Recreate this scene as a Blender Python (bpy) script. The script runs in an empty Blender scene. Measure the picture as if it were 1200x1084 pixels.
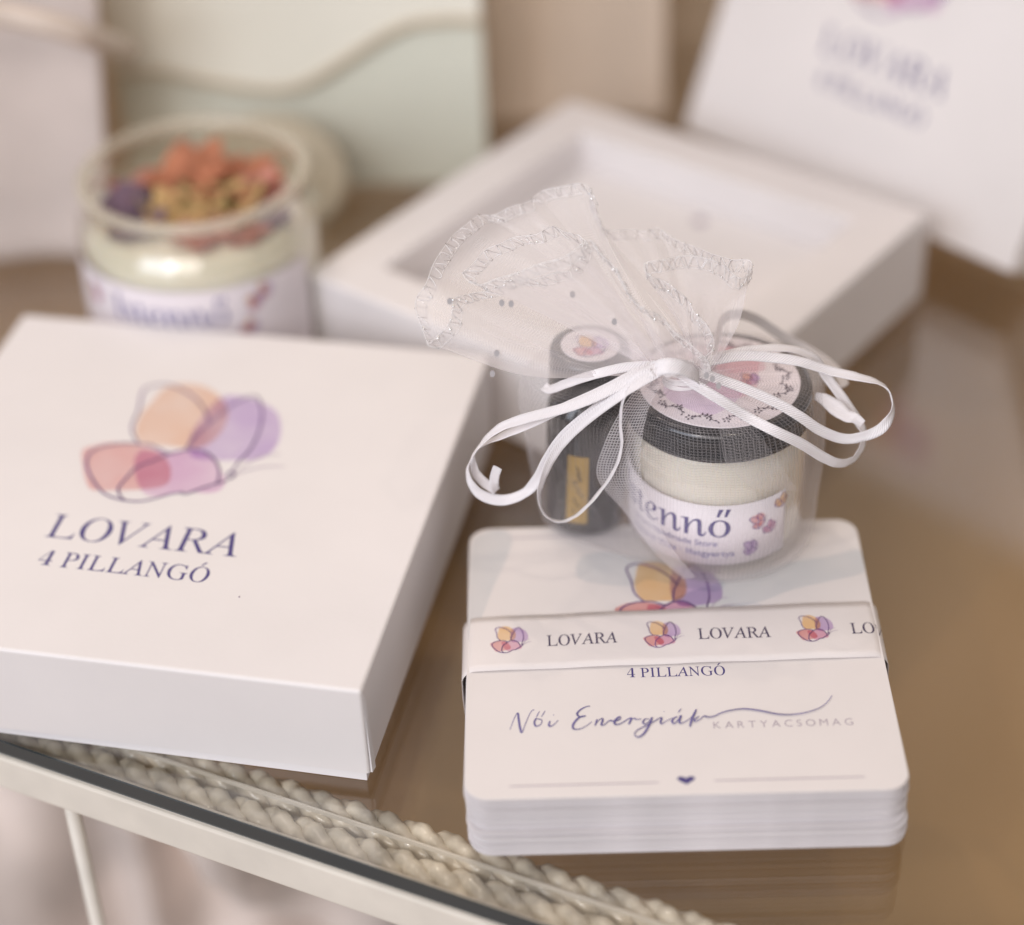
import bpy, bmesh, math, random
from mathutils import Vector, Matrix, noise
random.seed(7)
sc = bpy.context.scene
COL = sc.collection
PI = math.pi

# ------------------------------------------------------------------ camera
CAM_F, CAM_P, CAM_R, CAM_H = 2480.28, .6422, -.0415, .3431      # focal length in photo pixels, pitch, roll, height
_F = Vector((0, math.cos(CAM_P), -math.sin(CAM_P))); _U = Vector((0, math.sin(CAM_P), math.cos(CAM_P))); _R = Vector((1, 0, 0))
_X = _R*math.cos(CAM_R) + _U*math.sin(CAM_R); _Y = _U*math.cos(CAM_R) - _R*math.sin(CAM_R)
cd = bpy.data.cameras.new('camera'); cam = bpy.data.objects.new('camera', cd); COL.objects.link(cam); sc.camera = cam
cam.matrix_world = Matrix(((_X.x, _Y.x, -_F.x, 0), (_X.y, _Y.y, -_F.y, 0), (_X.z, _Y.z, -_F.z, CAM_H), (0, 0, 0, 1)))
cd.sensor_width = 36; cd.lens = CAM_F/1200*36; cd.clip_start = .01; cd.clip_end = 50
cd.dof.use_dof = True; cd.dof.focus_distance = .479; cd.dof.aperture_fstop = 3.8; cd.dof.aperture_blades = 0

# ------------------------------------------------------------------ light
wd = bpy.data.worlds.new('World'); sc.world = wd; wd.use_nodes = True
bg = wd.node_tree.nodes['Background']; bg.inputs[0].default_value = (1.0, .925, .885, 1); bg.inputs[1].default_value = .30
def area(name, loc, target, size, power, col, sy=None):
    l = bpy.data.lights.new(name, 'AREA'); l.energy = power; l.color = col; l.size = size
    if sy: l.shape = 'RECTANGLE'; l.size_y = sy
    o = bpy.data.objects.new(name, l); COL.objects.link(o); o.location = loc
    o.rotation_euler = (Vector(target)-Vector(loc)).to_track_quat('-Z', 'Y').to_euler(); return o
area('window_light', (-.85, -.45, .62), (0, .45, 0), .8, 7.0, (.80, .87, 1.0), .7)
area('ceiling_light', (-.25, .75, 1.5), (0, .45, 0), .7, 4.0, (1.0, .86, .80))
area('fill_light', (-.40, -.75, .85), (0, .6, .02), .8, 7.0, (1.0, .93, .91))  # added soft fill from the camera side, no real source
area('spot_lamp', (-.42, -.35, .80), (0, .45, 0), .03, 1.0, (1.0, .93, .88))
area('spot_lamp', (-.30, .95, 1.1), (0, .45, 0), .03, 1.3, (1.0, .84, .70))
area('spot_lamp', (.22, .15, 1.25), (0, .45, 0), .035, .9, (1.0, .86, .72))
vs = sc.view_settings; vs.view_transform = 'Standard'; vs.look = 'None'; vs.exposure = .10; vs.gamma = 1; vs.use_curve_mapping = False
sc.cycles.use_denoising = True; sc.cycles.transparent_max_bounces = 48; sc.cycles.max_bounces = 10
sc.cycles.sample_clamp_indirect = 6

# ------------------------------------------------------------------ helpers
def at(px, py, z=None, y=None):
    """A point of the place: the sight line of a photo pixel cut at height z or at depth y."""
    d = _F + _X*((px-600)/CAM_F) - _Y*((py-542)/CAM_F)
    t = (z-CAM_H)/d.z if z is not None else y/d.y
    return Vector((0, 0, CAM_H)) + d*t
def tag(o, label=None, cat=None, group=None, kind=None):
    for k, v in (('label', label), ('category', cat), ('group', group), ('kind', kind)):
        if v: o[k] = v
    return o
def empty(name, loc=(0, 0, 0), rz=0, **kw):
    o = bpy.data.objects.new(name, None); COL.objects.link(o); o.location = loc; o.rotation_euler = (0, 0, rz); o.empty_display_size = .01
    return tag(o, **kw)
def mk(name, verts, faces, mat=None, parent=None, smooth=False, uvs=None):
    me = bpy.data.meshes.new(name); me.from_pydata([tuple(v) for v in verts], [], faces)
    if uvs:
        ul = me.uv_layers.new(name='UVMap')
        for lp in me.loops: ul.data[lp.index].uv = uvs[lp.vertex_index]
    if mat: me.materials.append(mat)
    if smooth: me.polygons.foreach_set('use_smooth', [True]*len(me.polygons))
    me.update()
    o = bpy.data.objects.new(name, me); COL.objects.link(o)
    if parent: o.parent = parent
    return o
class MB:
    def __init__(s): s.v = []; s.f = []
    def add(s, v, f):
        n = len(s.v); s.v += [Vector(p) for p in v]; s.f += [[i+n for i in q] for q in f]; return s
    def box(s, a, b):
        x0, y0, z0 = a; x1, y1, z1 = b
        return s.add([(x0,y0,z0),(x1,y0,z0),(x1,y1,z0),(x0,y1,z0),(x0,y0,z1),(x1,y0,z1),(x1,y1,z1),(x0,y1,z1)],
              [(0,3,2,1),(4,5,6,7),(0,1,5,4),(1,2,6,5),(2,3,7,6),(3,0,4,7)])
    def tube(s, pts, r, n=6, closed=False):
        pts = [Vector(p) for p in pts]; N = len(pts); rings = []; up = Vector((.13, .27, .95))
        for i, p in enumerate(pts):
            a = pts[(i-1) % N] if closed or i > 0 else p; b = pts[(i+1) % N] if closed or i < N-1 else p
            t = (b-a).normalized() if (b-a).length > 0 else Vector((1, 0, 0))
            u = up - t*up.dot(t)
            if u.length < 1e-6: u = t.orthogonal()
            u.normalize(); w = t.cross(u); up = u
            rr = r[i] if isinstance(r, list) else r
            rings.append([p + (u*math.cos(2*PI*k/n) + w*math.sin(2*PI*k/n))*rr for k in range(n)])
        v = [q for g in rings for q in g]; f = []
        for i in range(N if closed else N-1):
            j = (i+1) % N
            for k in range(n): f.append((i*n+k, i*n+(k+1) % n, j*n+(k+1) % n, j*n+k))
        if not closed: f += [tuple(range(n))[::-1], tuple(range((N-1)*n, N*n))]
        return s.add(v, f)
    def ball(s, c, r, seg=8):
        v = []; f = []; c = Vector(c)
        for i in range(1, seg//2):
            a = PI*i/(seg//2)
            for k in range(seg): v.append(c + Vector((math.sin(a)*math.cos(2*PI*k/seg), math.sin(a)*math.sin(2*PI*k/seg), math.cos(a)))*r)
        m = seg//2-1
        for i in range(m-1):
            for k in range(seg): f.append((i*seg+k, (i+1)*seg+k, (i+1)*seg+(k+1) % seg, i*seg+(k+1) % seg))
        v += [c+Vector((0, 0, r)), c-Vector((0, 0, r))]; t = len(v)-2
        for k in range(seg): f.append((t, k, (k+1) % seg)); f.append((t+1, (m-1)*seg+(k+1) % seg, (m-1)*seg+k))
        return s.add(v, f)
    def lathe(s, prof, n=72, c=(0, 0), closed=False):
        v = []; f = []; m = len(prof)
        for r, z in prof:
            for k in range(n): a = 2*PI*k/n; v.append((c[0]+r*math.cos(a), c[1]+r*math.sin(a), z))
        for i in range(m if closed else m-1):
            j = (i+1) % m
            for k in range(n): f.append((i*n+k, i*n+(k+1) % n, j*n+(k+1) % n, j*n+k))
        return s.add(v, f)
    def build(s, name, mat=None, parent=None, smooth=False, bevel=0, seg=2, ang=30):
        o = mk(name, s.v, s.f, mat, parent, smooth)
        if bevel:
            m = o.modifiers.new('bevel', 'BEVEL'); m.width = bevel; m.segments = seg; m.limit_method = 'ANGLE'; m.angle_limit = math.radians(ang)
        return o
def catmull(P, n=6, closed=False):
    P = [Vector(p) for p in P]; N = len(P); out = []
    g = (lambda i: P[i % N]) if closed else (lambda i: P[max(0, min(N-1, i))])
    for i in range(N if closed else N-1):
        a, b, c, d = g(i-1), g(i), g(i+1), g(i+2)
        for k in range(n):
            t = k/n
            out.append(.5*((2*b)+(c-a)*t+(2*a-5*b+4*c-d)*t*t+(3*b-a-3*c+d)*t**3))
    if not closed: out.append(P[-1])
    return out
def rrect(w, d, r, n=8):
    """Rounded rectangle outline with corners at (-w,0)..(0,d)."""
    o = []
    for cx, cy, a0 in ((-r, r, -90), (-r, d-r, 0), (-w+r, d-r, 90), (-w+r, r, 180)):
        for k in range(n+1): a = math.radians(a0+90*k/n); o.append((cx+r*math.cos(a), cy+r*math.sin(a)))
    return o
def plate(outline, z0, z1, mb=None):
    mb = mb or MB(); n = len(outline)
    v = [(x, y, z0) for x, y in outline]+[(x, y, z1) for x, y in outline]
    return mb.add(v, [tuple(range(n))[::-1], tuple(range(n, 2*n))]+[(i, (i+1) % n, n+(i+1) % n, n+i) for i in range(n)])

# ------------------------------------------------------------------ materials
def nodes(name):
    m = bpy.data.materials.new(name); m.use_nodes = True; nt = m.node_tree
    return m, nt, nt.nodes['Principled BSDF'], nt.nodes['Material Output']
def N(nt, t, **kw):
    n = nt.nodes.new(t)
    for k, v in kw.items():
        if k in n.inputs.keys(): n.inputs[k].default_value = v
        else: setattr(n, k, v)
    return n
def link(nt, a, b): nt.links.new(a, b)
def pbr(name, col, rough=.5, var=.0, scale=40, bump=0, bscale=400, metal=0, sheen=0, coat=0, sss=0, spec=.5, stretch=None):
    m, nt, p, out = nodes(name)
    p.inputs['Base Color'].default_value = (*col, 1); p.inputs['Roughness'].default_value = rough; p.inputs['Metallic'].default_value = metal
    p.inputs['Specular IOR Level'].default_value = spec
    if sheen: p.inputs['Sheen Weight'].default_value = sheen
    if coat: p.inputs['Coat Weight'].default_value = coat; p.inputs['Coat Roughness'].default_value = .08
    if sss: p.inputs['Subsurface Weight'].default_value = sss; p.inputs['Subsurface Radius'].default_value = (.004, .003, .002); p.inputs['Subsurface Scale'].default_value = 1.0
    tc = N(nt, 'ShaderNodeTexCoord'); mp = N(nt, 'ShaderNodeMapping'); link(nt, tc.outputs['Object'], mp.inputs[0])
    if stretch: mp.inputs['Scale'].default_value = stretch
    if var:
        nz = N(nt, 'ShaderNodeTexNoise', Scale=scale, Detail=4.0); link(nt, mp.outputs[0], nz.inputs['Vector'])
        r = N(nt, 'ShaderNodeMapRange'); r.inputs['From Min'].default_value = .3; r.inputs['From Max'].default_value = .7
        r.inputs['To Min'].default_value = 1-var; r.inputs['To Max'].default_value = 1+var*.4; link(nt, nz.outputs[0], r.inputs[0])
        mx = N(nt, 'ShaderNodeVectorMath', operation='SCALE'); mx.inputs[0].default_value = col; link(nt, r.outputs[0], mx.inputs['Scale'])
        link(nt, mx.outputs[0], p.inputs['Base Color'])
    if bump:
        nb = N(nt, 'ShaderNodeTexNoise', Scale=bscale, Detail=3.0); link(nt, mp.outputs[0], nb.inputs['Vector'])
        b = N(nt, 'ShaderNodeBump', Strength=bump, Distance=.0002); link(nt, nb.outputs[0], b.inputs['Height']); link(nt, b.outputs[0], p.inputs['Normal'])
    return m
M = {}
M['paper'] = pbr('white_coated_paper', (.80, .765, .758), .5, var=.05, scale=18, bump=.12, bscale=900)
M['paper_cool'] = pbr('white_carton', (.80, .775, .78), .5, var=.03, scale=25, bump=.12, bscale=900)
M['card'] = pbr('card_stock', (.78, .735, .72), .5, var=.02, scale=60)
M['card_core'] = pbr('card_edge', (.71, .675, .685), .7, var=.12, scale=300, stretch=(.2, .2, 6))
M['band'] = pbr('sleeve_paper', (.79, .74, .725), .5, var=.03, scale=60, bump=.1, bscale=700)
M['foam'] = pbr('tray_paper', (.78, .745, .74), .6, var=.04, scale=30)
M['cream'] = pbr('cream_board', (.88, .86, .76), .6, var=.04, scale=20)
M['sage'] = pbr('sage_board', (.77, .785, .68), .6, var=.06, scale=20)
M['beige'] = pbr('beige_cord', (.56, .48, .36), .7, var=.1, scale=200)
M['navy'] = pbr('navy_ink', (.060, .045, .20), .5)
M['navy_soft'] = pbr('navy_ink_light', (.16, .14, .34), .5, var=.25, scale=300)
M['dark_ink'] = pbr('violet_black_ink', (.045, .03, .085), .5)
M['line'] = pbr('line_ink', (.17, .09, .26), .5, var=.5, scale=120)
M['grey_ink'] = pbr('grey_ink', (.42, .36, .42), .5, var=.1, scale=200)
M['ant'] = pbr('pale_line_ink', (.48, .41, .50), .5)
M['wreath'] = pbr('wreath_ink', (.07, .045, .075), .5)
M['black'] = pbr('black_plastic', (.007, .007, .009), .22, coat=.4)
M['amber'] = pbr('dark_bottle_glass', (.010, .008, .008), .12, coat=.6)
M['gold'] = pbr('gold_label', (.46, .31, .10), .35, metal=.5, var=.15, scale=300)
M['wax'] = pbr('white_wax', (.80, .76, .68), .45, sss=.3, var=.04, scale=80)
M['cwax'] = pbr('candle_wax', (.80, .77, .66), .45, sss=.3, var=.05, scale=60)
M['label'] = pbr('label_paper', (.82, .765, .80), .5, var=.03, scale=80)
M['silver'] = pbr('silver_thread', (.62, .60, .61), .18, metal=.9)
M['thread'] = pbr('white_thread', (.80, .78, .78), .3, sheen=.4)
M['pearl'] = pbr('glint_bead', (1, 1, 1), .20, metal=1)
M['dot'] = pbr('grey_flock', (.40, .38, .39), .8)
M['rope'] = pbr('rope_trim', (.76, .69, .57), .30, var=.4, scale=120, coat=.7)
M['rail'] = pbr('cream_rail', (.76, .71, .63), .5, var=.1, scale=60)
M['edge'] = pbr('glass_edge', (.020, .034, .042), .08, coat=.8)
M['wall'] = pbr('wall_paint', (.80, .66, .50), .8, var=.2, scale=7, stretch=(3, 1, .3))
M['taupe'] = pbr('taupe_board', (.50, .385, .30), .7, var=.25, scale=9, stretch=(2, 2, .3))
M['tan'] = pbr('tan_board', (.82, .68, .55), .7, var=.15, scale=12, stretch=(3, 1, .3))
M['mauve'] = pbr('mauve_cloth', (.62, .54, .50), .9, sheen=.3, var=.2, scale=14)
M['lace'] = pbr('white_pink_cloth', (.90, .80, .74), .9, sheen=.3, var=.6, scale=14)
M['handle'] = pbr('pale_handle', (.70, .60, .52), .6, var=.1, scale=50)
M['lidwood'] = pbr('beige_lid', (.52, .46, .35), .6, var=.1, scale=60)
M['petal_r'] = pbr('red_petal', (.56, .22, .12), .7, var=.35, scale=200)
M['petal_y'] = pbr('yellow_petal', (.60, .40, .18), .7, var=.3, scale=200)
M['petal_p'] = pbr('purple_petal', (.20, .13, .19), .7, var=.4, scale=200)
M['petal_k'] = pbr('pink_petal', (.55, .25, .20), .7, var=.3, scale=200)
M['leafg'] = pbr('dry_leaf', (.22, .20, .06), .8, var=.3, scale=200)

def brown():
    m, nt, p, out = nodes('brown_panel')
    tc = N(nt, 'ShaderNodeTexCoord'); mp = N(nt, 'ShaderNodeMapping'); link(nt, tc.outputs['Object'], mp.inputs[0]); mp.inputs['Scale'].default_value = (1, .45, 1); mp.inputs['Rotation'].default_value = (0, 0, .5)
    n1 = N(nt, 'ShaderNodeTexNoise', Scale=9.0, Detail=2.0); link(nt, mp.outputs[0], n1.inputs['Vector'])
    r = N(nt, 'ShaderNodeValToRGB'); link(nt, n1.outputs[0], r.inputs[0])
    e = r.color_ramp.elements; e[0].position = .3; e[0].color = (.32, .19, .068, 1); e[1].position = .62; e[1].color = (.47, .305, .165, 1); e2 = r.color_ramp.elements.new(.8); e2.color = (.56, .42, .32, 1)  # pinkish tone in the blotches stands in for blurred reflections
    link(nt, r.outputs[0], p.inputs['Base Color']); p.inputs['Roughness'].default_value = .5; p.inputs['Specular IOR Level'].default_value = .15
    return m
M['brown'] = brown()
def tint(name, col, edge=.5):
    """Translucent watercolour ink: it filters the paper below it."""
    m, nt, p, out = nodes(name); nt.nodes.remove(p)
    tc = N(nt, 'ShaderNodeTexCoord'); nz = N(nt, 'ShaderNodeTexNoise', Scale=90.0, Detail=2.0); link(nt, tc.outputs['Object'], nz.inputs['Vector'])
    mx = N(nt, 'ShaderNodeMix', data_type='RGBA')
    mx.inputs[6].default_value = (*col, 1); mx.inputs[7].default_value = (*[c+(1-c)*.35 for c in col], 1)
    r = N(nt, 'ShaderNodeMapRange'); r.inputs['From Min'].default_value = .4; r.inputs['From Max'].default_value = .75; link(nt, nz.outputs[0], r.inputs[0]); link(nt, r.outputs[0], mx.inputs[0])
    t = N(nt, 'ShaderNodeBsdfTransparent'); link(nt, mx.outputs[2], t.inputs[0]); link(nt, t.outputs[0], out.inputs[0]); return m
M['t_peach'] = tint('peach_wash', (.955, .82, .735)); M['t_purple'] = tint('lilac_wash', (.82, .74, .90))
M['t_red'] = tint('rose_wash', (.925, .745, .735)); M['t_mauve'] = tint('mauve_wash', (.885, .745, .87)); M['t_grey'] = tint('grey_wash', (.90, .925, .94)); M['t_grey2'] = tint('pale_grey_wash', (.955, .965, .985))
M['t_blush'] = tint('blush_wash', (.965, .87, .89)); M['t_lilac'] = tint('pale_lilac_wash', (.92, .87, .955)); M['t_peach2'] = tint('peach_wash_deep', (.97, .80, .58)); M['t_purple2'] = tint('lilac_wash_deep', (.80, .70, .87)); M['t_red2'] = tint('rose_wash_deep', (.91, .65, .64)); M['t_mauve2'] = tint('mauve_wash_deep', (.90, .69, .78))
def thin_glass(name, tintc=(1, 1, 1), base=.02, rough=.02, fmax=1.0):
    m, nt, p, out = nodes(name); nt.nodes.remove(p)
    t = N(nt, 'ShaderNodeBsdfTransparent'); t.inputs[0].default_value = (*tintc, 1)
    g = N(nt, 'ShaderNodeBsdfGlossy', Roughness=rough); g.inputs[0].default_value = (1, 1, 1, 1)
    lw = N(nt, 'ShaderNodeLayerWeight', Blend=.5); fr = N(nt, 'ShaderNodeMath', operation='POWER'); link(nt, lw.outputs['Facing'], fr.inputs[0]); fr.inputs[1].default_value = 3.4; a = N(nt, 'ShaderNodeMath', operation='MULTIPLY_ADD'); a.inputs[1].default_value = .95; a.inputs[2].default_value = .03+base; a.use_clamp = True
    b = N(nt, 'ShaderNodeMath', operation='MINIMUM'); b.inputs[1].default_value = fmax
    link(nt, fr.outputs[0], a.inputs[0]); link(nt, a.outputs[0], b.inputs[0]); mx = N(nt, 'ShaderNodeMixShader'); link(nt, b.outputs[0], mx.inputs[0]); link(nt, t.outputs[0], mx.inputs[1]); link(nt, g.outputs[0], mx.inputs[2]); link(nt, mx.outputs[0], out.inputs[0]); return m
M['pane'] = thin_glass('shelf_glass', (.98, .98, .97), .03, .06); M['glass'] = thin_glass('jar_glass', (.97, .965, .94), .03, .03, .6)
M['glass2'] = thin_glass('small_jar_glass', (.98, .975, .96), .07, .04, .7)
M['rimglass'] = pbr('rim_glass', (.74, .68, .56), .15); M['rimglass'].node_tree.nodes['Principled BSDF'].inputs['Alpha'].default_value = .36
def organza(name, freq, base, wire, wid=.5, col=(.97, .93, .96)):
    m, nt, p, out = nodes(name); nt.nodes.remove(p)
    uv = N(nt, 'ShaderNodeUVMap'); sp = N(nt, 'ShaderNodeSeparateXYZ'); link(nt, uv.outputs[0], sp.inputs[0])
    ch = []
    for k in (0, 1):
        a = N(nt, 'ShaderNodeMath', operation='MULTIPLY'); a.inputs[1].default_value = freq*2*PI; link(nt, sp.outputs[k], a.inputs[0])
        s = N(nt, 'ShaderNodeMath', operation='SINE'); link(nt, a.outputs[0], s.inputs[0])
        r = N(nt, 'ShaderNodeMapRange'); r.inputs['From Min'].default_value = 1-2*wid-.25; r.inputs['From Max'].default_value = 1-2*wid+.45; link(nt, s.outputs[0], r.inputs[0]); ch.append(r)
    mxn = N(nt, 'ShaderNodeMath', operation='MAXIMUM'); link(nt, ch[0].outputs[0], mxn.inputs[0]); link(nt, ch[1].outputs[0], mxn.inputs[1])
    al = N(nt, 'ShaderNodeMath', operation='MULTIPLY_ADD'); al.inputs[1].default_value = wire; al.inputs[2].default_value = base; link(nt, mxn.outputs[0], al.inputs[0])
    lw = N(nt, 'ShaderNodeLayerWeight', Blend=.35); pw = N(nt, 'ShaderNodeMath', operation='MULTIPLY_ADD'); pw.inputs[1].default_value = .22; link(nt, lw.outputs['Facing'], pw.inputs[0]); link(nt, al.outputs[0], pw.inputs[2]); pw.use_clamp = True
    ga = N(nt, 'ShaderNodeAttribute', attribute_name='gather'); ad = N(nt, 'ShaderNodeMath', operation='ADD'); ad.use_clamp = True; link(nt, pw.outputs[0], ad.inputs[0]); link(nt, ga.outputs['Fac'], ad.inputs[1]); pw = ad
    d = N(nt, 'ShaderNodeBsdfDiffuse'); d.inputs[0].default_value = (*col, 1); tr = N(nt, 'ShaderNodeBsdfTranslucent'); tr.inputs[0].default_value = (*col, 1)
    g = N(nt, 'ShaderNodeBsdfGlossy', Roughness=.32); g.inputs[0].default_value = (1, 1, 1, 1)
    m1 = N(nt, 'ShaderNodeMixShader'); m1.inputs[0].default_value = .45; link(nt, d.outputs[0], m1.inputs[1]); link(nt, tr.outputs[0], m1.inputs[2])
    m2 = N(nt, 'ShaderNodeMixShader'); m2.inputs[0].default_value = .07; link(nt, m1.outputs[0], m2.inputs[1]); link(nt, g.outputs[0], m2.inputs[2])
    t = N(nt, 'ShaderNodeBsdfTransparent'); mx = N(nt, 'ShaderNodeMixShader'); link(nt, pw.outputs[0], mx.inputs[0]); link(nt, t.outputs[0], mx.inputs[1]); link(nt, m2.outputs[0], mx.inputs[2]); link(nt, mx.outputs[0], out.inputs[0]); return m
M['org'] = organza('organza', 1400, .015, .22, .16)
M['org_r'] = organza('organza_ruffle', 1900, .215, .03, .25, (1.0, .97, .99))
M['org_d'] = organza('organza_double', 1300, .06, .45, .25)
def satin():
    m, nt, p, out = nodes('white_satin')
    p.inputs['Base Color'].default_value = (.90, .865, .89, 1); p.inputs['Roughness'].default_value = .30; p.inputs['Sheen Weight'].default_value = .3; p.inputs['Specular IOR Level'].default_value = .7
    p.inputs['Anisotropic'].default_value = .6; p.inputs['Transmission Weight'].default_value = 0
    uv = N(nt, 'ShaderNodeUVMap'); w = N(nt, 'ShaderNodeTexWave', Scale=900.0, Distortion=1.2, Detail=2.0); w.inputs['Detail Scale'].default_value = 3; w.bands_direction = 'DIAGONAL'; link(nt, uv.outputs[0], w.inputs[0])
    b = N(nt, 'ShaderNodeBump', Strength=.65, Distance=.0002); link(nt, w.outputs[1], b.inputs['Height']); link(nt, b.outputs[0], p.inputs['Normal'])
    return m
M['satin'] = satin()
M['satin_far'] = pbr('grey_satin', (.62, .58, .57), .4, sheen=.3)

# ------------------------------------------------------------------ print: text, strokes and washes
def _chars(s, style):
    o = ''
    for c in s:
        if style == 'bold':
            if 'A' <= c <= 'Z': c = chr(0x1D400+ord(c)-65)
            elif 'a' <= c <= 'z': c = chr(0x1D41A+ord(c)-97)
            elif c.isdigit(): c = chr(0x1D7CE+ord(c)-48)
        elif style == 'ital' and 'A' <= c <= 'Z': c = chr(0x1D434+ord(c)-65)
        elif style == 'ital' and 'a' <= c <= 'z': c = chr(0x1D44E+ord(c)-97)
        o += c
    return o
def glyphs(s, style='sans', offset=0, spacing=1.0):
    c = bpy.data.curves.new('lettering', 'FONT'); c.body = _chars(s, style); c.offset = offset; c.space_character = spacing; c.resolution_u = 4
    o = bpy.data.objects.new('lettering', c); COL.objects.link(o)
    dg = bpy.context.evaluated_depsgraph_get(); me = bpy.data.meshes.new_from_object(o.evaluated_get(dg))
    V = [(v.co.x, v.co.y) for v in me.vertices]; F = [tuple(p.vertices) for p in me.polygons]
    if style == 'ital': V = [(x-y*.285, y) for x, y in V]
    bpy.data.objects.remove(o); bpy.data.curves.remove(c); bpy.data.meshes.remove(me)
    return V, F
def word(parts, width, cap):
    """parts: list of (text, style, offset, x scale); returns verts with baseline 0, left 0, fitted to width and cap height."""
    V = []; F = []; x = 0; top = 0
    for s, st, off, xs in parts:
        if s == ' ': x += .28; continue
        v, f = glyphs(s, st, off); mn = min(p[0] for p in v); mx = max(p[0] for p in v); n = len(V)
        V += [((p[0]-mn)*xs+x, p[1]) for p in v]; F += [tuple(i+n for i in q) for q in f]; x += (mx-mn)*xs+.045; top = max(top, .68)
    X = max(p[0] for p in V)
    return [(p[0]*width/X, p[1]*cap/.68) for p in V], F
def accent(V, F, x0, y0, x1, y1, w):
    n = len(V); V += [(x0-w/2, y0), (x0+w/2, y0), (x1+w*.9, y1), (x1-w*.9, y1)]; F.append((n, n+1, n+2, n+3))
def split_long(V3, F, mx):
    bm = bmesh.new(); vs_ = [bm.verts.new(v) for v in V3]
    for f in F:
        try: bm.faces.new([vs_[i] for i in f])
        except ValueError: pass
    bmesh.ops.triangulate(bm, faces=bm.faces[:])
    for _ in range(4):
        e = [e for e in bm.edges if e.calc_length() > mx]
        if not e: break
        bmesh.ops.subdivide_edges(bm, edges=e, cuts=1); bmesh.ops.triangulate(bm, faces=bm.faces[:])
    bm.verts.index_update(); V = [v.co.copy() for v in bm.verts]; F = [[v.index for v in f.verts] for f in bm.faces]; bm.free(); return V, F
def put(name, V2, F, fn, mat, parent, fine=None):
    V = [Vector((x, y, 0)) for x, y in V2]
    if fine: V, F = split_long(V, F, fine)
    return mk(name, [fn(v.x, v.y, v.z) for v in V], F, mat, parent)
def flat(ox, oy, z, rot=0, sc_=1.0):
    c, s = math.cos(rot), math.sin(rot)
    return lambda x, y, h=0: Vector((ox+(x*c-y*s)*sc_, oy+(x*s+y*c)*sc_, z+h))
def stroke_geo(strokes, w, taper=.35, n=6, press=0, step=6e-7):
    V = []; F = []; k = 0
    for st in strokes:
        P = catmull([(p[0], p[1], 0) for p in st], n) if len(st) > 2 else [Vector((*p, 0)) for p in (st[0], ((st[0][0]+st[1][0])/2, (st[0][1]+st[1][1])/2), st[1])]
        m = len(P)
        for i, p in enumerate(P):
            t = (P[min(m-1, i+1)]-P[max(0, i-1)]); t = t.normalized() if t.length > 0 else Vector((1, 0, 0)); nn = Vector((-t.y, t.x, 0))
            ww = w*(1-taper*abs(2*i/(m-1)-1)**2)*(1+press*(-t.y))/2
            V += [p+nn*ww+Vector((0, 0, k*step)), p-nn*ww+Vector((0, 0, k*step))]; k += 1
            if i: q = len(V); F.append((q-4, q-3, q-1, q-2))
    return V, F
def strokes(name, st, w, fn, mat, parent, **kw):
    V, F = stroke_geo(st, w, **kw); return mk(name, [fn(v.x, v.y, v.z) for v in V], F, mat, parent)
def wash(name, outline, fn, mat, parent, z=0, fine=None, n=5):
    P = catmull([(x, y, 0) for x, y in outline], n, True); V = [Vector((p.x, p.y, 0)) for p in P]; F = [tuple(range(len(V)))]
    if fine: V, F = split_long(V, F, fine)
    return mk(name, [fn(v.x, v.y, z) for v in V], F, mat, parent)
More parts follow.
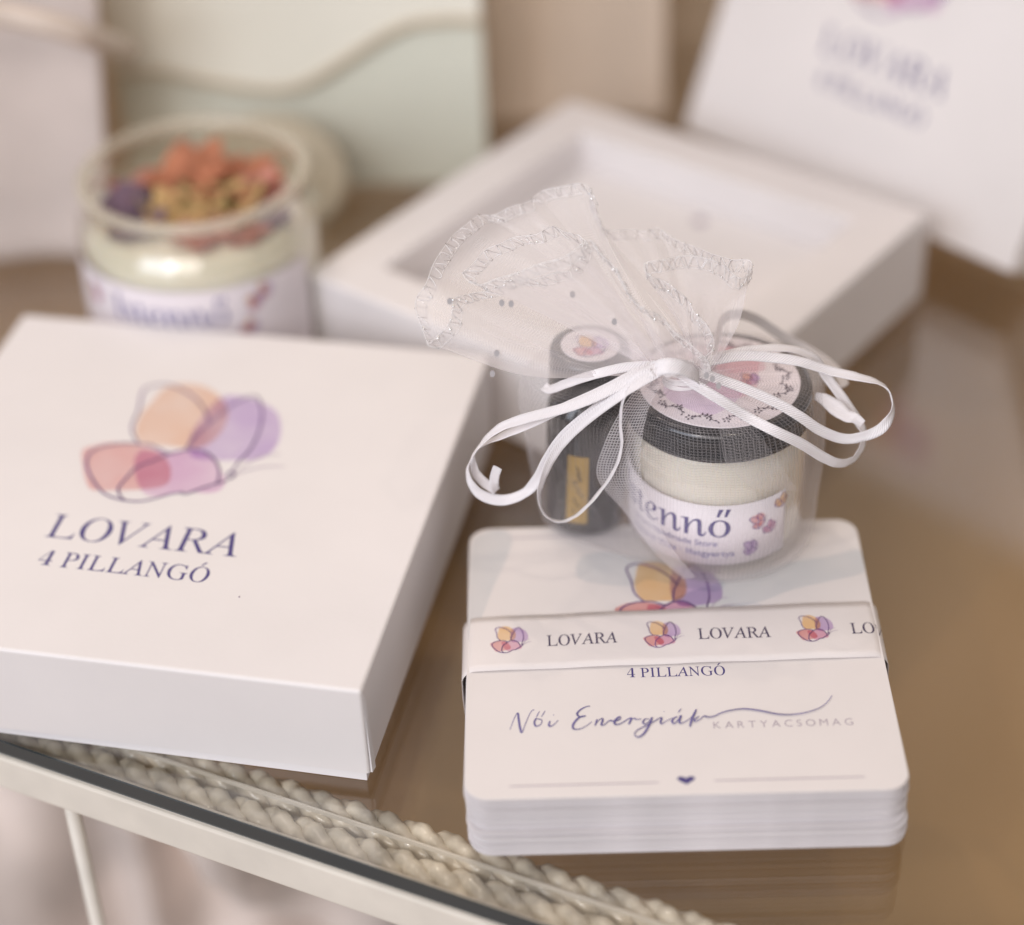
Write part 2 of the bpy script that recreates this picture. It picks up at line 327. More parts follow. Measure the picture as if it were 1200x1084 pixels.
BF = {"peach": [[-0.287, 0.278], [-0.268, 0.409], [-0.224, 0.472], [-0.143, 0.494], [-0.051, 0.482], [0.045, 0.423], [0.115, 0.344], [0.158, 0.261], [0.176, 0.14], [0.164, 0.033], [0.125, -0.043], [0.051, -0.072], [-0.055, -0.072], [-0.161, -0.073], [-0.233, -0.05], [-0.285, 0.046], [-0.301, 0.15], [-0.299, 0.222]], "purple": [[0.022, 0.044], [0.027, 0.186], [0.049, 0.315], [0.085, 0.402], [0.165, 0.424], [0.258, 0.403], [0.346, 0.363], [0.419, 0.303], [0.475, 0.188], [0.5, 0.071], [0.49, -0.034], [0.441, -0.11], [0.344, -0.134], [0.245, -0.15], [0.143, -0.159], [0.083, -0.135], [0.035, -0.04]], "red": [[-0.5, -0.18], [-0.45, -0.129], [-0.379, -0.091], [-0.275, -0.083], [-0.176, -0.092], [-0.098, -0.131], [-0.02, -0.203], [0.028, -0.295], [0.041, -0.375], [0.005, -0.422], [-0.067, -0.45], [-0.162, -0.474], [-0.26, -0.491], [-0.331, -0.494], [-0.387, -0.43], [-0.451, -0.307]], "mauve": [[-0.2, -0.215], [-0.194, -0.129], [-0.144, -0.121], [-0.048, -0.122], [0.036, -0.091], [0.122, -0.094], [0.198, -0.133], [0.269, -0.222], [0.329, -0.311], [0.325, -0.393], [0.274, -0.426], [0.175, -0.434], [0.097, -0.447], [0.03, -0.491], [-0.031, -0.493], [-0.095, -0.431], [-0.149, -0.341]], "lines": [[[-0.222, -0.082], [-0.282, -0.006], [-0.317, 0.076], [-0.33, 0.217], [-0.366, 0.375], [-0.343, 0.434], [-0.265, 0.465], [-0.167, 0.435], [-0.067, 0.368], [0.019, 0.274], [0.09, 0.152]], [[0.09, 0.152], [0.056, 0.067], [0.044, -0.022], [0.036, -0.091]], [[0.09, 0.152], [0.118, 0.236], [0.152, 0.331], [0.197, 0.393], [0.23, 0.426], [0.268, 0.423], [0.311, 0.357], [0.348, 0.256], [0.374, 0.102], [0.371, -0.053], [0.347, -0.142], [0.335, -0.236]], [[-0.222, -0.082], [-0.305, -0.088], [-0.397, -0.129], [-0.449, -0.189], [-0.437, -0.288], [-0.37, -0.394], [-0.264, -0.508], [-0.166, -0.548], [-0.062, -0.551], [0.009, -0.519], [0.083, -0.466], [0.146, -0.439]], [[-0.222, -0.082], [-0.158, -0.081], [-0.081, -0.119], [-0.032, -0.137], [0.037, -0.095], [0.119, -0.086], [0.198, -0.133], [0.264, -0.223], [0.29, -0.317], [0.288, -0.342]], [[-0.032, -0.137], [-0.085, -0.196], [-0.162, -0.276], [-0.187, -0.38], [-0.197, -0.464], [-0.165, -0.523], [-0.135, -0.548]], [[0.138, -0.449], [0.165, -0.452], [0.224, -0.397], [0.298, -0.341], [0.339, -0.309]], [[0.32, -0.266], [0.331, -0.236], [0.36, -0.26], [0.349, -0.294], [0.32, -0.266]], [[0.36, -0.248], [0.401, -0.15], [0.436, -0.093], [0.488, -0.06], [0.544, -0.055]], [[0.363, -0.256], [0.429, -0.204], [0.499, -0.164], [0.598, -0.15]]]}
SCRIPT = [[[-85.22, 21.03], [-84.87, 22.25], [-84.17, 24.71], [-83.47, 26.28], [-83.24, 24.18], [-82.97, 21.69], [-82.57, 19.95], [-81.93, 22.14], [-81.04, 25.09], [-80.33, 26.82], [-79.73, 27.15]], [[-79.42, 24.28], [-79.78, 23.3], [-79.58, 22.06], [-79.0, 21.94], [-78.3, 22.6], [-78.11, 23.74], [-78.8, 24.11], [-79.42, 24.28], [-79.57, 23.54]], [[-79.35, 24.7], [-78.6, 26.6]], [[-78.2, 24.8], [-77.35, 26.7]], [[-76.31, 23.42], [-76.57, 22.34], [-76.34, 21.69], [-75.54, 22.15], [-74.47, 23.6]], [[-75.52, 25.19], [-75.41, 25.43]], [[-67.31, 27.84], [-68.29, 27.62], [-69.54, 26.67], [-70.27, 25.44], [-69.6, 24.42], [-68.38, 24.72], [-69.6, 24.42], [-70.67, 23.21], [-71.3, 21.75], [-71.09, 20.66], [-69.88, 20.61], [-68.48, 21.4], [-67.05, 22.83]], [[-65.92, 23.53], [-66.41, 21.57], [-66.22, 22.06], [-65.48, 23.27], [-64.77, 23.74], [-64.7, 22.99], [-65.02, 21.76], [-64.33, 21.74], [-63.25, 22.94], [-62.04, 22.79], [-60.81, 23.34], [-60.78, 24.09], [-61.49, 23.62], [-62.1, 22.4], [-61.75, 21.64], [-60.52, 22.09], [-59.09, 23.28], [-58.31, 23.5], [-58.99, 21.69], [-58.71, 22.52], [-57.87, 23.48], [-57.19, 23.11], [-56.15, 23.17]], [[-54.43, 23.1], [-55.29, 23.14], [-55.86, 22.17], [-55.37, 21.55], [-54.47, 22.36], [-53.78, 23.58], [-54.54, 21.13], [-55.88, 18.48], [-57.13, 17.55], [-57.84, 18.31], [-57.37, 19.51], [-55.76, 20.68], [-53.62, 22.08], [-52.17, 23.27], [-51.66, 23.25], [-51.98, 21.92], [-51.59, 21.51], [-50.49, 22.46], [-49.24, 23.16]], [[-51.05, 25.22], [-50.94, 25.42]], [[-48.18, 23.62], [-49.15, 22.91], [-49.42, 21.93], [-48.83, 21.51], [-47.88, 22.86], [-47.36, 23.93], [-47.83, 22.11], [-47.46, 21.46], [-46.02, 22.29], [-44.52, 23.98]], [[-47.92, 24.85], [-47.15, 26.07]], [[-43.8, 25.74], [-44.95, 22.8], [-45.62, 20.29]], [[-43.4, 23.44], [-44.48, 22.51], [-44.27, 21.85], [-43.28, 22.46], [-42.26, 23.51], [-41.53, 23.21], [-40.2, 23.32], [-38.23, 24.44], [-35.9, 25.17], [-33.23, 25.46], [-29.9, 24.78], [-26.25, 23.56], [-23.28, 23.23], [-20.22, 23.66], [-17.07, 24.85], [-14.97, 26.57], [-13.35, 28.99]]]
def joined(name, pieces, parent):
    """pieces: (verts, faces, material) -> one mesh with several materials."""
    V = []; F = []; mi = []; mats = []
    for v, f, m in pieces:
        if m not in mats: mats.append(m)
        n = len(V); V += v; F += [tuple(i+n for i in q) for q in f]; mi += [mats.index(m)]*len(f)
    o = mk(name, V, F, None, parent)
    for m in mats: o.data.materials.append(m)
    o.data.polygons.foreach_set('material_index', mi); return o
def set_gather(o, vals):
    a = o.data.attributes.new('gather', 'FLOAT', 'POINT'); a.data.foreach_set('value', vals)
def butterfly(parent, ox, oy, z, w, rot=0, fn=None, lw=.011, fine=None, deep=False, line='line', flaty=1.0, name='butterfly_print', lift=1.0, mono=None):
    """Line-drawn butterfly over four watercolour washes; w is its width."""
    base = fn or (lambda x, y, h=0: Vector((ox+(x*math.cos(rot)-y*math.sin(rot)), oy+(x*math.sin(rot)+y*math.cos(rot)), z+h)))
    f = lambda x, y, h=0: base(x*w, y*w*flaty, h)
    sfx = '2' if deep else ''; pcs = []
    for i, k in enumerate(('peach', 'purple', 'red', 'mauve')):
        P = catmull([(x, y, 0) for x, y in BF[k]], 5, True); F = [tuple(range(len(P)))]; P = [Vector((p.x, p.y, 0)) for p in P]
        if fine: P, F = split_long(P, F, fine/w)
        pcs.append(([f(p.x, p.y, .00002*(i+1)*lift) for p in P], F, M['t_'+(mono or k)+sfx]))
    V, F = stroke_geo(BF['lines'][:8], lw, taper=.2, step=3e-7); pcs.append(([f(v.x, v.y, v.z+.00011*lift) for v in V], F, M[line]))
    V, F = stroke_geo(BF['lines'][8:], lw*.7, taper=.5, step=3e-7); pcs.append(([f(v.x, v.y, v.z+.00011*lift) for v in V], F, M['ant']))
    return joined(name, pcs, parent)

# ================================================================== SETTING
# display shelf: a glass pane on a cream rail with a twisted rope trim, a brown panel under it
shelf = empty('glass_shelf', (-.1218, .3589, 0), -.4638, label='clear glass shelf with dark polished edge on a cream rail with twisted rope trim', cat='shelf')
pane = MB().box((-.5, .0004, -.0045), (.75, .70, 0)).build('glass_pane', M['pane'], shelf)
pane.location.z = -.0001
eg = MB().box((-.5, 0, -.0044), (.75, .0004, -.0002)).build('polished_edge', M['edge'], shelf)
MB().box((-.5, -.0010, -.0155), (.75, .0050, -.0049)).build('rail', M['rail'], shelf, bevel=.0006)
MB().box((-.5, .0141, -.0062), (.75, .0146, -.0050)).build('trim_fillet', M['rail'], shelf)
def rope(y, r, z, pitch, ph):
    mb = MB()
    for k in range(3):
        pts = []; n = 1500
        for i in range(n):
            x = -.10+.36*i/n; a = 2*PI*x/(pitch*3)+2*PI*k/3+ph
            wob = .12*r*math.sin(x*900+k)
            pts.append((x, y+math.cos(a)*r*.50, z+math.sin(a)*(r*.50+wob*.3)))
        mb.tube(pts, [r*.54*(1+.08*math.sin(i*.41+k*2)) for i in range(n)], 8)
    return mb.build('rope_trim', M['rope'], shelf, smooth=True)
rope(.0098, .0044, -.0105, .0080, 0); rope(.0188, .0044, -.0105, .0083, 1.0)  # the rear rope is added as the front one's mirror image
MB().box((-.5, .0560, -.075), (.75, .70, -.060)).build('brown_panel', M['brown'], shelf)

wallo = MB().box((-.6, .715, -.20), (.8, .735, .5)).build('back_wall', M['wall']); tag(wallo, kind='structure')
tp = MB().box((-.012, .655, .0001), (.058, .668, .14)).build('tan_board', M['tan'], None, bevel=.001); tag(tp, 'tan upright board standing between the cream board and the leaning lid', 'board')
floor = MB().box((-2, -1, -.62), (2, 2, -.60)).build('floor', M['taupe']); tag(floor, kind='structure')

# cloths out of focus behind and below
def drape(name, mat, x0, x1, y, z0, z1, amp, fr, seed, diag=.8, lean=0, shear=0):
    V = []; F = []; nx, nz = 90, 24; rs = random.Random(seed); ph = [rs.random()*6 for _ in range(4)]
    for j in range(nz+1):
        t = j/nz
        for i in range(nx+1):
            s = i/nx; x = x0+(x1-x0)*s+shear*t*s
            d = amp*(math.sin(fr*s*6.3+ph[0]+t*diag)+.5*math.sin(fr*2.3*s*6.3+ph[1]+t*diag*1.4)+.3*math.sin(fr*4.1*s*6.3+ph[2]))
            V.append((x+.3*amp*math.sin(fr*s*9+ph[3]), y+d+lean*t, z0+(z1-z0)*t))
    for j in range(nz):
        for i in range(nx): a = j*(nx+1)+i; F.append((a, a+1, a+nx+2, a+nx+1))
    o = mk(name, V, F, mat, None, True); m = o.modifiers.new('thickness', 'SOLIDIFY'); m.thickness = .001; return o
c1 = drape('draped_cloth', M['mauve'], -.34, -.1235, .574, .0, .16, .003, 1.3, 3, lean=.030, shear=.012)
tag(c1, 'pale mauve cloth hanging in soft folds at the far left behind the candle', 'cloth')
hb = MB().tube(catmull([at(-120, 8, y=.545), at(-40, 10, y=.550), at(0, 16, y=.552), at(60, 29, y=.553), at(104, 43, y=.560), at(128, 52, y=.585), at(160, 66, y=.628), at(172, 110, y=.640)], 8), .0036, 10).build('basket_handle', M['handle'], None, True)
tag(hb, 'pale curved handle arching behind the cream board at top left', 'handle')
c2 = drape('gathered_cloth', M['lace'], -.36, .02, .46, -.50, -.078, .028, 2.3, 11, diag=11, lean=.0)
tag(c2, 'white and pink gathered cloth far below the glass shelf edge', 'cloth')
rod = MB().lathe([(0, -.5), (.0018, -.5), (.0018, -.0157), (0, -.0157)], 20).build('support_rod', M['rail'], None, True); rod.location = (-.1075, .3550, 0)
tag(rod, 'pale upright rod standing under the rail at lower left', 'rod')

# cream board with a wave
bd = empty('relief_board', (-.0630, .6160, 0), -.06, label='cream upright board with beige wavy cord above a sage panel, behind the candle', cat='board')
hw = .0590
MB().box((-hw, 0, .0002), (hw, .006, .16)).build('sage_panel', M['sage'], bd)
wpx = [(118, 92), (150, 92), (185, 88), (240, 97), (300, 105), (340, 103), (375, 88), (420, 58), (470, 28), (520, 18), (562, 19)]
wv = []
for px, py in wpx:
    p = at(px, py, y=.614); q = Matrix.Rotation(.06, 3, 'Z') @ (p-Vector((-.0630, .6160, 0))); wv.append((q.x, q.z))
wv[0] = (-hw, wv[0][1]); wv[-1] = (hw, wv[-1][1])
wc = [(p.x, p.y) for p in catmull([(a, b, 0) for a, b in wv], 6)]
out_ = wc+[(hw, .16), (-hw, .16)]; n = len(out_)
V = [(x, -.0025, z) for x, z in out_]+[(x, -.0002, z) for x, z in out_]
mk('cream_panel', V, [tuple(range(n)), tuple(range(n, 2*n))[::-1]]+[(i, n+i, n+(i+1) % n, (i+1) % n) for i in range(n)], M['cream'], bd)
MB().tube([(x, -.0030, z) for x, z in wc[4:]], .00135, 10).build('wavy_cord', M['beige'], bd, True)

# ================================================================== GIFT BOXES
def print_box(lid, w, z, parent):
    """artwork of the square lid in its own frame (origin front-right corner)"""
    k = w/.1323
    V, F = word([('LOVARA', 'ital', -.003, 1)], .0484*k, .0086*k); put('title_lettering', V, F, flat(-.0895*k, .0398*k, z), M['navy'], parent)
    V, F = word([('4', 'bold', -.013, 1.0), (' ', '', 0, 0), ('PILLANGO', 'ital', .001, 1)], .0420*k, .0053*k)
    xr = max(p[0] for p in V); accent(V, F, xr-.0029*k, .0058*k, xr-.0020*k, .0071*k, .00035*k)
    put('subtitle_lettering', V, F, flat(-.0873*k, .0296*k, z), M['navy'], parent)
    butterfly(parent, -.0686*k, .0829*k, z, .0482*k)
def panel(mb, a, b): return mb.box(a, b)
def lid_mesh(w, d, h, z0):
    """open-bottomed lid of folded carton: top with rounded fold, front, back and two side flaps"""
    t = .0007; mb = MB()
    # profile around x: front/back walls and top as one fold
    r = .0011; prof = [(0, z0), (0, h-r)]+[(r-r*math.cos(a), h-r+r*math.sin(a)) for a in [PI/2*i/5 for i in range(1, 6)]]
    prof += [(d-r+r*math.sin(a), h-r+r*math.cos(a)) for a in [PI/2*i/5 for i in range(0, 6)]]+[(d, z0)]
    inn = [(t, z0), (t, h-t), (d-t, h-t), (d-t, z0)]
    P = prof+inn[::-1]; n = len(P)
    mb.add([(0, y, z) for y, z in P]+[(-w, y, z) for y, z in P], [tuple(range(n))[::-1], tuple(range(n, 2*n))]+[(i, (i+1) % n, n+(i+1) % n, n+i) for i in range(n)])
    return mb
# lid box in front
bx = empty('gift_box', (-.0347, .3391, 0), -.2332, label='closed square white gift box with butterfly print at left front', cat='box')
W = .1323
lid = MB()
t = .0007
o_lid = empty('tmp')
bpy.data.objects.remove(o_lid)
def carton_lid(name, parent, w, d, h, z0, mat):
    bm = bmesh.new()
    g = bmesh.ops.create_cube(bm, size=1)
    for v in bm.verts: v.co = Vector(((v.co.x-.5)*w, (v.co.y+.5)*d, z0+(v.co.z+.5)*(h-z0)))
    bot = [f for f in bm.faces if f.normal.z < -.5]; bmesh.ops.delete(bm, geom=bot, context='FACES_ONLY')
    ed = [e for e in bm.edges if not (abs(e.verts[0].co.z-z0) < 1e-6 and abs(e.verts[1].co.z-z0) < 1e-6)]
    bmesh.ops.bevel(bm, geom=ed, offset=.0009, segments=4, profile=.5, affect='EDGES')
    me = bpy.data.meshes.new(name); bm.to_mesh(me); bm.free(); me.materials.append(mat)
    o = bpy.data.objects.new(name, me); COL.objects.link(o); o.parent = parent
    m = o.modifiers.new('carton', 'SOLIDIFY'); m.thickness = .0007; m.offset = -1
    me.polygons.foreach_set('use_smooth', [False]*len(me.polygons)); return o
lid = carton_lid('lid', bx, W, W, .0291, .0040, M['paper'])
print_box(lid, W, .02912, lid)
b_ = lid.rotation_euler; lid.rotation_euler = (math.radians(.12), math.radians(-.10), math.radians(.25))
MB().box((-W+.0016, .0016, .0001), (-.0014, W-.0016, .0275)).build('base', M['paper_cool'], bx)
# the folded flap that stands a little open at the front right corner
mk('corner_flap', [(.0001, .0004, .0275), (.0001, .0004, .0042), (.0008, .0022, .0042), (.0003, .0012, .0275), (.0005, .0004, .0042)],
   [(0, 1, 4), (0, 4, 2, 3)], M['paper_cool'], lid)
MB().ball((-.036, .026, .0292), .00022, 8).build('speck', M['grey_ink'], lid)

# open tray of the second box with its recessed insert
tr = empty('tray_box', (.0446, .4328, 0), -.6734, label='open white tray box with a deep rectangular recess, behind the gift bag', cat='box')
TW, TD, TH = .1289, .1279, .0292
x0, x1, y0, y1, zf = -.1125, -.0165, .0155, .1115, .0165
mb = MB(); o4 = [(-TW, 0), (0, 0), (0, TD), (-TW, TD)]; i4 = [(x0, y0), (x1, y0), (x1, y1), (x0, y1)]
v = [(*p, 0.0002) for p in o4]+[(*p, TH) for p in o4]+[(*p, TH) for p in i4]+[(*p, zf) for p in i4]
mb.add(v, [(3, 2, 1, 0)]+[(i, (i+1) % 4, 4+(i+1) % 4, 4+i) for i in range(4)]+[(4+i, 4+(i+1) % 4, 8+(i+1) % 4, 8+i) for i in range(4)]+[(8+i, 8+(i+1) % 4, 12+(i+1) % 4, 12+i) for i in range(4)])
mb.build('tray', M['foam'], tr, bevel=.0012, seg=3)
MB().box((x0+.0004, y0+.0004, zf-.0006), (x1-.0004, y1-.0004, zf+.0006)).build('insert', M['paper'], tr)
MB().lathe([(0, zf+.0008), (.0022, zf+.0008), (.0022, zf+.0006)], 20, c=(-.0633, .1034)).build('pull_hole', M['grey_ink'], tr)

# lid of the second box, leaning back
L0 = at(800, 152, z=.0107); L1 = at(1184, 322, z=.0107); dv = L1-L0
ll = empty('leaning_lid', tuple(L1+Vector((0, 0, .0004))), math.atan2(dv.y, dv.x), label='white box lid with blurred butterfly print, propped upright at top right', cat='box lid')
ll.rotation_euler.x = math.radians(66)
LW = dv.length
def lean_lid():
    z0, h = -.026, 0.0
    bm = bmesh.new(); bmesh.ops.create_cube(bm, size=1)
    for v in bm.verts: v.co = Vector(((v.co.x-.5)*LW, (v.co.y+.5)*LW, z0+(v.co.z+.5)*(h-z0)))
    bmesh.ops.delete(bm, geom=[f for f in bm.faces if f.normal.z < -.5], context='FACES_ONLY')
    ed = [e for e in bm.edges if not (abs(e.verts[0].co.z-z0) < 1e-6 and abs(e.verts[1].co.z-z0) < 1e-6)]
    bmesh.ops.bevel(bm, geom=ed, offset=.0009, segments=3, profile=.5, affect='EDGES')
    me = bpy.data.meshes.new('lid_shell'); bm.to_mesh(me); bm.free(); me.materials.append(M['paper'])
    o = bpy.data.objects.new('lid_shell', me); COL.objects.link(o); o.parent = ll
    m = o.modifiers.new('carton', 'SOLIDIFY'); m.thickness = .0007; m.offset = -1; return o
ls = lean_lid()
print_box(ls, LW, .00003, ls)

# ================================================================== CARD DECK
dk = empty('card_deck', (.0818, .3155, 0), -.0223, label='stack of white oracle cards held by a paper sleeve, under the gift bag', cat='card deck')
NC = 40; th = .0165/NC
ol = rrect(.095, .0923, .0052, 8)
proto = None; rs = random.Random(5)
for i in range(NC):
    if i < 13: dx, dy = .0004, -.0010
    elif i < 15: dx, dy = .0002, -.0004
    elif i < 33: dx, dy = .0002, .0008
    else: dx, dy = 0, 0
    last = i == NC-1
    if proto is None:
        proto = plate(ol, .00001, th*.84).build('card', M['card_core'], dk, bevel=.00005, seg=1); c = proto
    elif last:
        c = plate(ol, .00001, th-.00004).build('top_card', M['card'], dk, bevel=.00012, seg=2)
    else:
        c = proto.copy(); COL.objects.link(c); c.parent = dk
    j = 0 if last else 1
    c.location = (dx+j*rs.uniform(-.0003, .0003), dy+j*rs.uniform(-.00028, .00028), i*th)
top = c
# the deck art is laid out in millimetres on the top card
ZT = th-.00004+.00002
top.location = (0, 0, (NC-1)*th)
mm = lambda ox, oy, h=0: (lambda x, y, hh=0: Vector(((ox+x)*.001, (oy+y)*.001, ZT+h*.001+hh)))
V, F = word([('4', 'bold', -.013, 1.0), (' ', '', 0, 0), ('PILLANGO', 'ital', .001, 1)], 22.2, 3.0)
xr = max(p[0] for p in V); accent(V, F, xr-1.55, 3.3, xr-1.0, 4.1, .22)
put('subtitle_lettering', V, F, mm(-58.6, 36.9, .02), M['navy'], top)
strokes('script_lettering', SCRIPT, .36, mm(0, 0, .02), M['navy_soft'], top, taper=.45, n=5, press=.45, step=6e-7)
V, F = word([(c_, 'sans', -.008, 1) if c_ != ' ' else (' ', '', 0, 0) for ch in 'KARTYACSOMAG' for c_ in (ch, ' ')][:-1], 30.6, 2.1)
put('small_lettering', V, F, mm(-40.4, 19.75, .02), M['grey_ink'], top)
hs = [(0, -1.35), (-.9, -.55), (-1.75, .25), (-1.95, .85), (-1.6, 1.35), (-1.0, 1.5), (-.4, 1.25), (0, .75), (.4, 1.25), (1.0, 1.5), (1.6, 1.35), (1.95, .85), (1.75, .25), (.9, -.55)]
V = [Vector((x, y*.85, 0)) for x, y in hs]; mk('heart_print', [mm(-47.5, 4.1, .02)(v.x, v.y) for v in V], [tuple(range(len(V)))], M['navy'], top)
for xa, xb, y in ((-85.3, -53.4, 3.75), (-41.5, -9.5, 3.9), (-85.5, -53.4, 88.3), (-41.5, -9.5, 88.0)):
    V, F = stroke_geo([[(xa, y), ((xa+xb)/2, y), (xb, y)]], .32, taper=.2); mk('rule_line', [mm(0, 0, .02)(v.x, v.y) for v in V], F, M['grey_ink'], top)
bfn = lambda x, y, h=0: Vector(((x-47.6)*.001, (y+65.0)*.001, ZT+h*.001+.00003))
butterfly(top, 0, 0, 0, 25.8, fn=bfn, lw=.016, deep=True, lift=1000, line='line')
def awash(pts, mat, h, nm='watercolour_or_shade_wash'):
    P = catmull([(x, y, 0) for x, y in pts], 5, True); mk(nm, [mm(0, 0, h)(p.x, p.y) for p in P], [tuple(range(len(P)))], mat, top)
awash([(-94.6, 86), (-92, 90.3), (-87, 91.8), (-84.5, 88), (-86, 80), (-89, 70), (-91.5, 60), (-94.7, 50), (-94.8, 70)], M['t_grey'], .008)  # shading of the upper-left corner, laid on as a pale grey tint
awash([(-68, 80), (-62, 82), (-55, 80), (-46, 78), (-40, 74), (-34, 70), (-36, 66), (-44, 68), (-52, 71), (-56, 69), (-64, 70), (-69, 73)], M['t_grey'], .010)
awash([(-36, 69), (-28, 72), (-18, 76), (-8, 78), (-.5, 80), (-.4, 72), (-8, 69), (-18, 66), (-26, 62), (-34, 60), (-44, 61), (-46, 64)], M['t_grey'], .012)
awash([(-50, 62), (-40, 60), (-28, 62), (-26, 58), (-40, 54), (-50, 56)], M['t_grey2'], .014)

# paper sleeve
DH = .0165; wl, wr = -.0957, .0007; r = .0022
prof = []
def arc(cx, cz, a0, a1, rr=r, n=6): return [(cx+rr*math.cos(math.radians(a0+(a1-a0)*k/n)), cz+rr*math.sin(math.radians(a0+(a1-a0)*k/n))) for k in range(n+1)]
topz = DH+.0004
prof += [(wl+.0002, .0004), (wl-.0003, .004), (wl-.0006, .009)]+arc(wl+.0030, topz-.0036, 172, 97, .0036)
nb = 14
for k in range(1, nb): x = wl+.0030+(wr-wl-.0060)*k/nb; prof.append((x, topz+.0002*math.sin(PI*k/nb)+.00012*math.sin(k*1.7)))
prof += arc(wr-.0030, topz-.0036, 83, 8, .0036)+[(wr+.0008, .009), (wr+.0005, .004), (wr-.0002, .0004)]
def band_y(x, e):
    s = (x+.0952)/.0952
    ya = .0398+(.0414-.0398)*s; yb = .0583+(.0606-.0583)*s
    d = min(abs(x-wl), abs(x-wr)); 
    return (ya if e == 0 else yb)
V = []; F = []
for x, z in prof:
    for e in range(9):
        t_ = e/8; ya, yb = band_y(x, 0), band_y(x, 1); lift = .0
        V.append((x, ya+(yb-ya)*t_, z+.00025*math.sin(PI*t_)*max(0, min(1, (z-DH+.0012)/.0015))))
for i in range(len(prof)-1):
    for e in range(8): a = i*9+e; F.append((a, a+1, a+10, a+9))
bandm = mk('paper_sleeve', V, F, M['band'], dk, True); md = bandm.modifiers.new('paper', 'SOLIDIFY'); md.thickness = .00012; md.offset = 1
# lettering bends with the sleeve
from bisect import bisect
XS = [p[0] for p in prof]
arcl = [0]
for i in range(1, len(prof)): arcl.append(arcl[-1]+math.dist(prof[i-1], prof[i]))
i0 = min(range(len(prof)), key=lambda i: abs(prof[i][0]+.0475)); 
def on_band(u, v, h=0):
    """u = distance along the sleeve from the deck's middle, v = across it (deck y)"""
    s = arcl[i0]+(u+.0475+ (prof[i0][0]))*1 if False else arcl[i0]+(u-(prof[i0][0]))
    i = max(1, min(len(arcl)-1, bisect(arcl, s))); t_ = (s-arcl[i-1])/(arcl[i]-arcl[i-1])
    a, b = prof[i-1], prof[i]; x = a[0]+(b[0]-a[0])*t_; z = a[1]+(b[1]-a[1])*t_
    nx, nz = -(b[1]-a[1]), (b[0]-a[0]); l = math.hypot(nx, nz); nx /= l; nz /= l
    e = max(0, min(1, (v-.0406)/.0188)); z += .00025*math.sin(PI*e)*max(0, min(1, (z-DH+.0012)/.0015))
    hh = h+.00004
    return Vector((x+nx*hh, v, z+nz*hh))
for u0, v0, wd_ in ((-.0766, .0475, .0163), (-.0417, .0482, .0168), (-.0064, .0490, .0168)):
    V, F = word([('LOVARA', 'ital', .001, 1)], wd_, .0036)
    V = [Vector((x, y, 0)) for x, y in V]; V, F = split_long(V, F, .0016)
    mk('title_lettering', [on_band(u0+v.x, v0+v.y+v.x*.02) for v in V], F, M['dark_ink'], bandm)
for u0, v0 in ((-.0853, .0503), (-.0500, .0508), (-.0147, .0514)):
    butterfly(bandm, 0, 0, 0, .0088, fn=lambda x, y, h=0: on_band(u0+x, v0+y+x*.02, h*.5), lw=.022, deep=True, line='line', fine=.002)

# ================================================================== CREAM JAR, BOTTLE
JX, JY, JB = .0492, .4062, .0172
jar = empty('cream_jar', (JX, JY, JB), 0, label='small glass jar of white cream with black lid, inside the organza bag', cat='jar')
H_ = .0605-JB
gp = [(0, 0), (.0165, 0), (.0190, .0006), (.0206, .0022), (.0211, .0045), (.0211, .0262), (.0209, .0285), (.0203, .0303), (.0196, .0316), (.0193, .0330), (.0193, .0370)]
MB().lathe(gp, 96).build('glass_body', M['glass2'], jar, True)
MB().lathe([(0, .0026), (.0170, .0026), (.0192, .0036), (.0200, .0055), (.0200, .0258), (.0197, .0282), (.0190, .0302), (.0184, .0318), (.0181, .0350), (0, .0350)], 96).build('cream', M['wax'], jar, True)
lidj = MB().lathe([(0, H_), (.0200, H_), (.0212, H_-.0004), (.0217, H_-.0012), (.0218, H_-.0026), (.0218, .0372), (.0221, .0364), (.0218, .0356), (.0208, .0356), (0, .0360)], 96).build('lid', M['black'], jar, True)
md = lidj.modifiers.new('edge', 'EDGE_SPLIT'); md.split_angle = math.radians(50)
st_ = MB().lathe([(0, H_+.0002), (.0187, H_+.0002), (.01885, H_+.0001), (.01885, H_)], 80).build('sticker', M['label'], lidj)
# sticker art: washes, a butterfly and a wreath of sprigs
st_fn = lambda x, y, h=0: Vector((x, y, H_+.00025+h))
def blob(cx, cy, rr, sd, k=9):
    r_ = random.Random(sd); return [(cx+rr*(1+.25*r_.uniform(-1, 1))*math.cos(2*PI*i/k), cy+rr*(1+.25*r_.uniform(-1, 1))*math.sin(2*PI*i/k)) for i in range(k)]
wash('watercolour_or_shade_wash', blob(.001, .004, .0105, 1), st_fn, M['t_blush'], st_, 0)
wash('watercolour_or_shade_wash', blob(-.005, -.004, .008, 2), st_fn, M['t_lilac'], st_, .00002)
wash('watercolour_or_shade_wash', blob(.006, .008, .006, 3), st_fn, M['t_blush'], st_, .00004)
def leaf(x, y, a, l, w): 
    c, s = math.cos(a), math.sin(a); P = [(0, 0), (l*.3, w), (l*.7, w*.8), (l, 0), (l*.7, -w*.8), (l*.3, -w)]
    return [(x+u*c-v*s, y+u*s+v*c) for u, v in P]
V = []; F = []; rr_ = random.Random(8); zz = 0
def addpoly(P):
    global zz
    n = len(V); zz += 2e-8; V.extend([Vector((x, y, zz)) for x, y in P]); F.append(tuple(range(n, n+len(P))))
